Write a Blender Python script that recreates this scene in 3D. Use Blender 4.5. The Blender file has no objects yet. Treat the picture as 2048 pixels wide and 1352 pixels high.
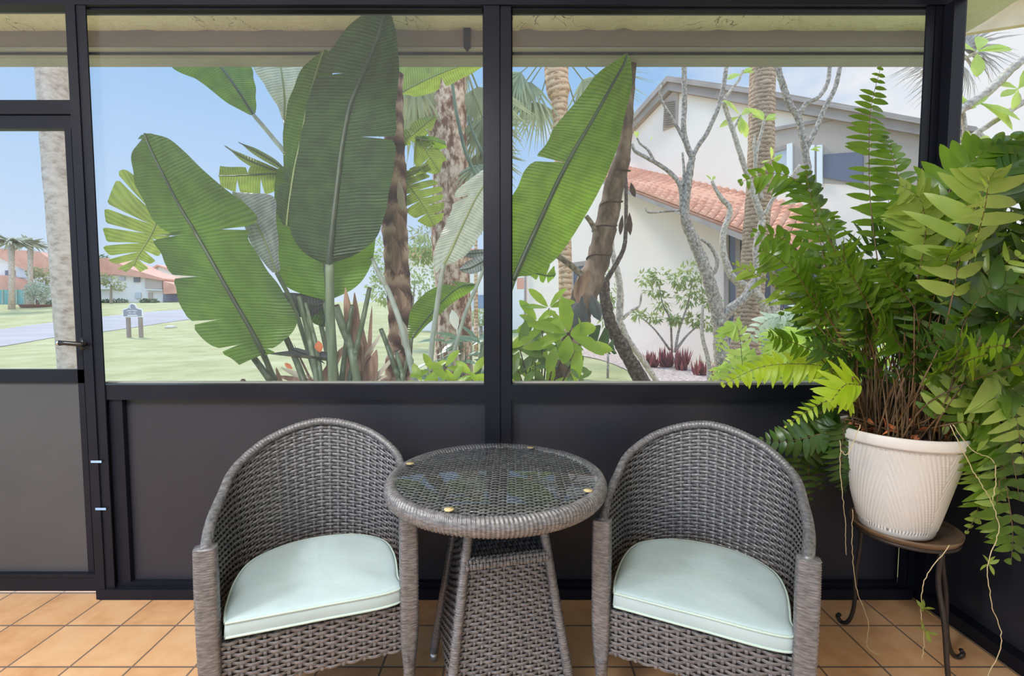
import bpy, math, random
import numpy as np
from mathutils import Vector, Matrix, noise
PI = math.pi
rnd = random.Random(7)
COL = bpy.context.scene.collection

# ---------------------------------------------------------------- camera model (full frame 2048 x 1352)
F = 951.0; PITCH = math.radians(3.37); H = 1.22; GZ = -0.15
CP, SP = math.cos(PITCH), math.sin(PITCH)
def ray(px, py):
    a = (px - 1024.0) / F; b = (676.0 - py) / F
    return Vector((a, CP + b * SP, -SP + b * CP))
def P(px, py, Y):
    d = ray(px, py); return Vector((0, 0, H)) + d * (Y / d.y)
def PZ(px, py, z):
    d = ray(px, py); return Vector((0, 0, H)) + d * ((z - H) / d.z)
def G(px, py): return PZ(px, py, GZ)
def pxw(w, Y): return w * Y / F          # size in metres of w pixels at depth Y

# ---------------------------------------------------------------- mesh builder
class MB:
    def __init__(s): s.v = []; s.f = []; s.m = []; s.uv = []; s.has_uv = False
    def add(s, vs, fs, mi=0, uvs=None):
        b = len(s.v); s.v.extend(tuple(p) for p in vs)
        s.f.extend(tuple(b + i for i in f) for f in fs); s.m.extend([mi] * len(fs))
        if uvs is not None: s.has_uv = True; s.uv.extend(uvs)
        else: s.uv.extend([(0.0, 0.0)] * len(vs))
        return s
    def box(s, a, b, mi=0):
        x0, y0, z0 = a; x1, y1, z1 = b
        vs = [(x0,y0,z0),(x1,y0,z0),(x1,y1,z0),(x0,y1,z0),(x0,y0,z1),(x1,y0,z1),(x1,y1,z1),(x0,y1,z1)]
        return s.add(vs, [(3,2,1,0),(4,5,6,7),(0,1,5,4),(1,2,6,5),(2,3,7,6),(3,0,4,7)], mi)
    def prism(s, poly, d, mi=0):
        """polygon of Vectors extruded by vector d"""
        n = len(poly); d = Vector(d)
        vs = [Vector(p) for p in poly] + [Vector(p) + d for p in poly]
        fs = [tuple(range(n - 1, -1, -1)), tuple(range(n, 2 * n))] + [(i, (i + 1) % n, n + (i + 1) % n, n + i) for i in range(n)]
        return s.add(vs, fs, mi)
    def tube(s, pts, rad, n=8, mi=0, cap=True, bump=0.0, bf=8.0):
        pts = [Vector(p) for p in pts]; k = len(pts)
        if not hasattr(rad, '__len__'): rad = [rad] * k
        t0 = (pts[1] - pts[0]).normalized()
        u = t0.cross(Vector((0, 0, 1)))
        if u.length < 1e-3: u = Vector((1, 0, 0))
        u.normalize(); vs = []; uvs = []
        L = 0.0
        for i, p in enumerate(pts):
            t = (pts[min(i + 1, k - 1)] - pts[max(i - 1, 0)])
            if t.length < 1e-9: t = t0
            t.normalize(); u = (u - t * u.dot(t))
            if u.length < 1e-6: u = t.orthogonal()
            u.normalize(); w = t.cross(u)
            if i: L += (p - pts[i - 1]).length
            for j in range(n):
                a = 2 * PI * j / n; r = rad[i]
                q = p + (u * math.cos(a) + w * math.sin(a)) * r
                if bump: q = q + (q - p) * (bump * noise.noise(q * bf))
                vs.append(q); uvs.append((j / n, L))
        fs = [(i*n+j, i*n+(j+1)%n, (i+1)*n+(j+1)%n, (i+1)*n+j) for i in range(k - 1) for j in range(n)]
        if cap: fs += [tuple(range(n - 1, -1, -1)), tuple((k - 1) * n + j for j in range(n))]
        return s.add(vs, fs, mi, uvs)
    def lathe(s, prof, c=(0, 0, 0), n=40, mi=0, fn=None):
        vs = []; k = len(prof)
        for i, (r, z) in enumerate(prof):
            for j in range(n):
                a = 2 * PI * j / n
                rr, zz = fn(r, z, a, i) if fn else (r, z)
                vs.append((c[0] + rr * math.cos(a), c[1] + rr * math.sin(a), c[2] + zz))
        fs = [(i*n+j, i*n+(j+1)%n, (i+1)*n+(j+1)%n, (i+1)*n+j) for i in range(k - 1) for j in range(n)]
        return s.add(vs, fs, mi)
    def grid(s, A, mi=0, uvs=None):
        """A: list of rows of points"""
        r, c = len(A), len(A[0])
        fs = [(i*c+j, i*c+j+1, (i+1)*c+j+1, (i+1)*c+j) for i in range(r - 1) for j in range(c - 1)]
        return s.add([p for row in A for p in row], fs, mi, uvs)
    def build(s, name, mats, parent=None, smooth=True, local=False):
        me = bpy.data.meshes.new(name); me.from_pydata(s.v, [], s.f)
        if not isinstance(mats, (list, tuple)): mats = [mats]
        for m in mats: me.materials.append(m)
        me.polygons.foreach_set('material_index', s.m)
        me.polygons.foreach_set('use_smooth', [smooth] * len(s.f))
        if s.has_uv:
            l = me.uv_layers.new(name='UVMap')
            vi = np.empty(len(me.loops), dtype=np.int32); me.loops.foreach_get('vertex_index', vi)
            l.data.foreach_set('uv', np.array(s.uv, dtype=np.float32)[vi].ravel())
        me.update()
        o = bpy.data.objects.new(name, me); COL.objects.link(o)
        if parent is not None:
            o.parent = parent
            if parent.type == 'EMPTY' and not local:
                o.matrix_parent_inverse = Matrix.Translation(-parent.location)
        return o
def auto_smooth(o, deg=35):
    me = o.data
    try:
        o.select_set(True)
        me.set_sharp_from_angle(angle=math.radians(deg))
    except Exception: pass
    return o
def tag(o, label=None, cat=None, group=None, kind=None):
    if label: o['label'] = label
    if cat: o['category'] = cat
    if group: o['group'] = group
    if kind: o['kind'] = kind
    return o
def thing(name, label, cat, loc=(0, 0, 0), group=None, kind=None, rz=0):
    o = bpy.data.objects.new(name, None); COL.objects.link(o)
    o.location = loc; o.rotation_euler = (0, 0, rz); o.empty_display_size = .1
    return tag(o, label, cat, group, kind)
def copy_tree(o, parent=None):
    c = o.copy(); COL.objects.link(c)
    if parent is not None: c.parent = parent; c.matrix_parent_inverse = o.matrix_parent_inverse.copy()
    for ch in list(o.children): copy_tree(ch, c)
    return c
def catmull(pts, n):
    """pts: list of equal-length tuples, resampled to n points"""
    A = np.array([list(p) for p in pts], dtype=float); k = len(A)
    if k == 2: return [tuple(A[0] + (A[1] - A[0]) * t) for t in np.linspace(0, 1, n)]
    out = []
    for t in np.linspace(0, k - 1, n):
        i = min(int(t), k - 2); u = t - i
        p0 = A[i - 1] if i > 0 else 2 * A[0] - A[1]; p1 = A[i]; p2 = A[i + 1]; p3 = A[i + 2] if i + 2 < k else 2 * A[-1] - A[-2]
        out.append(tuple(.5 * ((2 * p1) + (p2 - p0) * u + (2*p0 - 5*p1 + 4*p2 - p3) * u*u + (3*p1 - p0 - 3*p2 + p3) * u**3)))
    return out

# ---------------------------------------------------------------- materials
def node_mat(name):
    m = bpy.data.materials.new(name); m.use_nodes = True
    nt = m.node_tree; nt.nodes.clear()
    return m, nt, nt.nodes.new('ShaderNodeOutputMaterial')
def N(nt, t, **kw):
    n = nt.nodes.new(t)
    for k, v in kw.items():
        if k.startswith('_'): setattr(n, k[1:], v)
        else: n.inputs[k.replace('_', ' ')].default_value = v
    return n
def rgba(c): return (c[0], c[1], c[2], 1)
def s2l(r, g, b):
    f = lambda c: (c / 255 / 12.92) if c / 255 <= .04045 else ((c / 255 + .055) / 1.055) ** 2.4
    return (f(r), f(g), f(b))
def ramp(nt, stops):
    n = nt.nodes.new('ShaderNodeValToRGB'); e = n.color_ramp.elements
    while len(e) < len(stops): e.new(.5)
    for i, (p, c) in enumerate(stops): e[i].position = p; e[i].color = rgba(c)
    return n
def simple(name, c1, c2=None, rough=.6, scale=8, detail=4, bump=0, bscale=60, metal=0, spec=.5, stretch=None, transl=0, tcol=None, dist=.01):
    m, nt, out = node_mat(name); L = nt.links
    b = N(nt, 'ShaderNodeBsdfPrincipled', Roughness=rough, Metallic=metal); b.inputs['Specular IOR Level'].default_value = spec
    tc = N(nt, 'ShaderNodeTexCoord'); mp = N(nt, 'ShaderNodeMapping'); L.new(tc.outputs['Object'], mp.inputs[0])
    if stretch: mp.inputs['Scale'].default_value = stretch
    if c2 is None: b.inputs['Base Color'].default_value = rgba(c1); col = None
    else:
        nz = N(nt, 'ShaderNodeTexNoise', Scale=scale, Detail=detail); L.new(mp.outputs[0], nz.inputs['Vector'])
        r = ramp(nt, [(.3, c1), (.7, c2)]); L.new(nz.outputs[0], r.inputs[0]); L.new(r.outputs[0], b.inputs['Base Color']); col = r.outputs[0]
    if bump:
        n2 = N(nt, 'ShaderNodeTexNoise', Scale=bscale, Detail=5); L.new(mp.outputs[0], n2.inputs['Vector'])
        bp = N(nt, 'ShaderNodeBump', Strength=bump, Distance=dist); L.new(n2.outputs[0], bp.inputs['Height']); L.new(bp.outputs[0], b.inputs['Normal'])
    sh = b.outputs[0]
    if transl:
        t = N(nt, 'ShaderNodeBsdfTranslucent'); t.inputs[0].default_value = rgba(tcol or c1)
        mx = N(nt, 'ShaderNodeMixShader', Fac=transl); L.new(sh, mx.inputs[1]); L.new(t.outputs[0], mx.inputs[2]); sh = mx.outputs[0]
    L.new(sh, out.inputs[0]); return m
def leafmat(name, c1, c2, tcol, transl=.4, veins=52, rough=.35, bump=.65, vcol=.72):
    """broad ribbed blade: fine cross veins from the blade's own UV (u across from the midrib, v along)"""
    m, nt, out = node_mat(name); L = nt.links
    b = N(nt, 'ShaderNodeBsdfPrincipled', Roughness=rough)
    uv = N(nt, 'ShaderNodeTexCoord'); sp = N(nt, 'ShaderNodeSeparateXYZ'); L.new(uv.outputs['UV'], sp.inputs[0])
    nz = N(nt, 'ShaderNodeTexNoise', Scale=3.0, Detail=3); L.new(uv.outputs['UV'], nz.inputs['Vector'])
    mu = N(nt, 'ShaderNodeMath', _operation='MULTIPLY'); L.new(sp.outputs[1], mu.inputs[0]); mu.inputs[1].default_value = veins
    ad = N(nt, 'ShaderNodeMath', _operation='MULTIPLY_ADD'); L.new(nz.outputs[0], ad.inputs[0]); ad.inputs[1].default_value = .55; L.new(mu.outputs[0], ad.inputs[2])
    sn = N(nt, 'ShaderNodeMath', _operation='SINE'); m2 = N(nt, 'ShaderNodeMath', _operation='MULTIPLY'); L.new(ad.outputs[0], m2.inputs[0]); m2.inputs[1].default_value = 2 * PI
    L.new(m2.outputs[0], sn.inputs[0])
    # broad patches along the blade
    cmb = N(nt, 'ShaderNodeCombineXYZ'); L.new(sp.outputs[1], cmb.inputs[1]); s3 = N(nt, 'ShaderNodeMath', _operation='MULTIPLY'); L.new(sp.outputs[0], s3.inputs[0]); s3.inputs[1].default_value = .35; L.new(s3.outputs[0], cmb.inputs[0])
    n2 = N(nt, 'ShaderNodeTexNoise', Scale=9.0, Detail=2); L.new(cmb.outputs[0], n2.inputs['Vector'])
    mixf = N(nt, 'ShaderNodeMath', _operation='MULTIPLY_ADD'); L.new(sn.outputs[0], mixf.inputs[0]); mixf.inputs[1].default_value = .17; L.new(n2.outputs[0], mixf.inputs[2])
    r = ramp(nt, [(.32, c1), (.68, c2)]); L.new(mixf.outputs[0], r.inputs[0]); L.new(r.outputs[0], b.inputs['Base Color'])
    bp = N(nt, 'ShaderNodeBump', Strength=bump, Distance=.004); L.new(sn.outputs[0], bp.inputs['Height']); L.new(bp.outputs[0], b.inputs['Normal'])
    t = N(nt, 'ShaderNodeBsdfTranslucent'); rt = ramp(nt, [(.3, tuple(c * vcol for c in tcol)), (.7, tcol)]); L.new(mixf.outputs[0], rt.inputs[0]); L.new(rt.outputs[0], t.inputs[0])
    mx = N(nt, 'ShaderNodeMixShader', Fac=transl); L.new(b.outputs[0], mx.inputs[1]); L.new(t.outputs[0], mx.inputs[2])
    L.new(mx.outputs[0], out.inputs[0]); return m
def barkmat(name, c1, c2, c3, rings=0.0, bump=.6, stretch=(1, 1, 3), scale=9, pos=(.32, .5, .68)):
    m, nt, out = node_mat(name); L = nt.links
    b = N(nt, 'ShaderNodeBsdfPrincipled', Roughness=.85); b.inputs['Specular IOR Level'].default_value = .2
    tc = N(nt, 'ShaderNodeTexCoord'); mp = N(nt, 'ShaderNodeMapping'); mp.inputs['Scale'].default_value = stretch; L.new(tc.outputs['Object'], mp.inputs[0])
    nz = N(nt, 'ShaderNodeTexNoise', Scale=scale, Detail=7, Roughness=.65); L.new(mp.outputs[0], nz.inputs['Vector'])
    r = ramp(nt, [(pos[0], c1), (pos[1], c2), (pos[2], c3)]); L.new(nz.outputs[0], r.inputs[0]); h = nz.outputs[0]
    col = r.outputs[0]
    if rings:
        sp = N(nt, 'ShaderNodeSeparateXYZ'); L.new(tc.outputs['UV'], sp.inputs[0])
        a = N(nt, 'ShaderNodeMath', _operation='MULTIPLY'); L.new(sp.outputs[1], a.inputs[0]); a.inputs[1].default_value = rings * 2 * PI
        a2 = N(nt, 'ShaderNodeMath', _operation='MULTIPLY_ADD'); L.new(nz.outputs[0], a2.inputs[0]); a2.inputs[1].default_value = 12.0; L.new(a.outputs[0], a2.inputs[2])
        s = N(nt, 'ShaderNodeMath', _operation='SINE'); L.new(a2.outputs[0], s.inputs[0])
        h2 = N(nt, 'ShaderNodeMath', _operation='MULTIPLY_ADD'); L.new(s.outputs[0], h2.inputs[0]); h2.inputs[1].default_value = .13; L.new(nz.outputs[0], h2.inputs[2]); h = h2.outputs[0]
        L.new(h, r.inputs[0])
    L.new(col, b.inputs['Base Color'])
    bp = N(nt, 'ShaderNodeBump', Strength=bump, Distance=.02); L.new(h, bp.inputs['Height']); L.new(bp.outputs[0], b.inputs['Normal'])
    L.new(b.outputs[0], out.inputs[0]); return m

def tile_mat():
    m, nt, out = node_mat('terracotta_tile'); L = nt.links
    b = N(nt, 'ShaderNodeBsdfPrincipled', Roughness=.42)
    tc = N(nt, 'ShaderNodeTexCoord'); mp = N(nt, 'ShaderNodeMapping'); L.new(tc.outputs['Object'], mp.inputs[0])
    p = .214; mp.inputs['Scale'].default_value = (1 / p, 1 / p, 1); mp.inputs['Location'].default_value = (1.515 / p + 40, -1.773 / p + 40, 0)
    br = N(nt, 'ShaderNodeTexBrick', Scale=1.0); br.offset = 0; br.squash = 1
    br.inputs['Brick Width'].default_value = 1; br.inputs['Row Height'].default_value = 1; br.inputs['Mortar Size'].default_value = .019; br.inputs['Mortar Smooth'].default_value = .2
    br.inputs['Color1'].default_value = (0, 0, 0, 1); br.inputs['Color2'].default_value = (1, 1, 1, 1); br.inputs['Mortar'].default_value = (.5, .5, .5, 1); br.inputs['Bias'].default_value = 0
    L.new(mp.outputs[0], br.inputs['Vector'])
    nz = N(nt, 'ShaderNodeTexNoise', Scale=9, Detail=6, Roughness=.62); L.new(tc.outputs['Object'], nz.inputs['Vector'])
    mxn = N(nt, 'ShaderNodeMix', _data_type='FLOAT'); mxn.inputs[0].default_value = .22; L.new(nz.outputs[0], mxn.inputs[2]); L.new(br.outputs[0], mxn.inputs[3])
    r = ramp(nt, [(.28, s2l(202, 148, 104)), (.5, s2l(222, 174, 128)), (.75, s2l(232, 192, 150))]); L.new(mxn.outputs[0], r.inputs[0])
    mx = N(nt, 'ShaderNodeMix', _data_type='RGBA'); L.new(br.outputs['Fac'], mx.inputs[0]); L.new(r.outputs[0], mx.inputs[6]); mx.inputs[7].default_value = rgba(s2l(122, 104, 92))
    L.new(mx.outputs[2], b.inputs['Base Color'])
    inv = N(nt, 'ShaderNodeMath', _operation='MULTIPLY_ADD'); L.new(br.outputs['Fac'], inv.inputs[0]); inv.inputs[1].default_value = -1.0; L.new(nz.outputs[0], inv.inputs[2])
    bp = N(nt, 'ShaderNodeBump', Strength=.35, Distance=.003); L.new(inv.outputs[0], bp.inputs['Height']); L.new(bp.outputs[0], b.inputs['Normal'])
    L.new(b.outputs[0], out.inputs[0]); return m
def glass_top_mat():
    m, nt, out = node_mat('table_glass'); L = nt.links
    t = N(nt, 'ShaderNodeBsdfTransparent'); t.inputs[0].default_value = (.985, 1, .995, 1)
    g = N(nt, 'ShaderNodeBsdfGlossy', Roughness=.02); fr = N(nt, 'ShaderNodeFresnel', IOR=1.48)
    ge = N(nt, 'ShaderNodeNewGeometry'); iv = N(nt, 'ShaderNodeMath', _operation='SUBTRACT'); iv.inputs[0].default_value = 1; L.new(ge.outputs['Backfacing'], iv.inputs[1]); ml = N(nt, 'ShaderNodeMath', _operation='MULTIPLY'); L.new(fr.outputs[0], ml.inputs[0]); L.new(iv.outputs[0], ml.inputs[1])
    mx = N(nt, 'ShaderNodeMixShader'); L.new(ml.outputs[0], mx.inputs[0]); L.new(t.outputs[0], mx.inputs[1]); L.new(g.outputs[0], mx.inputs[2])
    L.new(mx.outputs[0], out.inputs[0]); return m
def screen_mat():
    m, nt, out = node_mat('insect_screen'); L = nt.links
    t = N(nt, 'ShaderNodeBsdfTransparent'); d = N(nt, 'ShaderNodeBsdfDiffuse'); d.inputs[0].default_value = (.75, .77, .80, 1)
    mx = N(nt, 'ShaderNodeMixShader', Fac=.045); L.new(t.outputs[0], mx.inputs[1]); L.new(d.outputs[0], mx.inputs[2]); L.new(mx.outputs[0], out.inputs[0]); return m
def grass_mat():
    m, nt, out = node_mat('lawn_grass'); L = nt.links
    b = N(nt, 'ShaderNodeBsdfPrincipled', Roughness=.95); b.inputs['Specular IOR Level'].default_value = .1
    tc = N(nt, 'ShaderNodeTexCoord')
    n1 = N(nt, 'ShaderNodeTexNoise', Scale=.7, Detail=8, Roughness=.7); L.new(tc.outputs['Object'], n1.inputs['Vector'])
    r = ramp(nt, [(.3, s2l(146, 146, 98)), (.55, s2l(172, 168, 124)), (.75, s2l(192, 184, 150))]); L.new(n1.outputs[0], r.inputs[0]); L.new(r.outputs[0], b.inputs['Base Color'])
    n2 = N(nt, 'ShaderNodeTexNoise', Scale=40, Detail=4); L.new(tc.outputs['Object'], n2.inputs['Vector'])
    bp = N(nt, 'ShaderNodeBump', Strength=.5, Distance=.03); L.new(n2.outputs[0], bp.inputs['Height']); L.new(bp.outputs[0], b.inputs['Normal'])
    L.new(b.outputs[0], out.inputs[0]); return m
def stucco_mat():
    m, nt, out = node_mat('cream_stucco'); L = nt.links
    b = N(nt, 'ShaderNodeBsdfPrincipled', Roughness=.95); tc = N(nt, 'ShaderNodeTexCoord'); mp = N(nt, 'ShaderNodeMapping'); mp.inputs['Scale'].default_value = (1, .8, 1); L.new(tc.outputs['Object'], mp.inputs[0])
    n1 = N(nt, 'ShaderNodeTexNoise', Scale=2.2, Detail=8); L.new(mp.outputs[0], n1.inputs['Vector']); r1 = ramp(nt, [(.3, s2l(214, 204, 176)), (.7, s2l(236, 228, 204))]); L.new(n1.outputs[0], r1.inputs[0])
    n2 = N(nt, 'ShaderNodeTexNoise', Scale=4.5, Detail=3, Distortion=1.6); L.new(mp.outputs[0], n2.inputs['Vector'])
    r2 = ramp(nt, [(.490, (0, 0, 0)), (.500, (1, 1, 1)), (.510, (0, 0, 0))]); L.new(n2.outputs[0], r2.inputs[0])
    n3 = N(nt, 'ShaderNodeTexNoise', Scale=3.1, Detail=2); L.new(mp.outputs[0], n3.inputs['Vector']); r3 = ramp(nt, [(.52, (0, 0, 0)), (.60, (1, 1, 1))]); L.new(n3.outputs[0], r3.inputs[0])
    mu = N(nt, 'ShaderNodeMath', _operation='MULTIPLY'); L.new(r2.outputs[0], mu.inputs[0]); L.new(r3.outputs[0], mu.inputs[1])
    mx = N(nt, 'ShaderNodeMix', _data_type='RGBA'); L.new(mu.outputs[0], mx.inputs[0]); L.new(r1.outputs[0], mx.inputs[6]); mx.inputs[7].default_value = rgba(s2l(92, 82, 66)); L.new(mx.outputs[2], b.inputs['Base Color'])
    n4 = N(nt, 'ShaderNodeTexNoise', Scale=14, Detail=6); L.new(mp.outputs[0], n4.inputs['Vector']); bp = N(nt, 'ShaderNodeBump', Strength=.9, Distance=.03); L.new(n4.outputs[0], bp.inputs['Height']); L.new(bp.outputs[0], b.inputs['Normal'])
    L.new(b.outputs[0], out.inputs[0]); return m
def rooftile_mat():
    m, nt, out = node_mat('barrel_roof_tile'); L = nt.links
    b = N(nt, 'ShaderNodeBsdfPrincipled', Roughness=.8)
    tc = N(nt, 'ShaderNodeTexCoord'); nz = N(nt, 'ShaderNodeTexNoise', Scale=3, Detail=5); L.new(tc.outputs['Object'], nz.inputs['Vector'])
    r = ramp(nt, [(.3, s2l(206, 140, 110)), (.7, s2l(228, 170, 138))]); L.new(nz.outputs[0], r.inputs[0]); L.new(r.outputs[0], b.inputs['Base Color'])
    L.new(b.outputs[0], out.inputs[0]); return m

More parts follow.
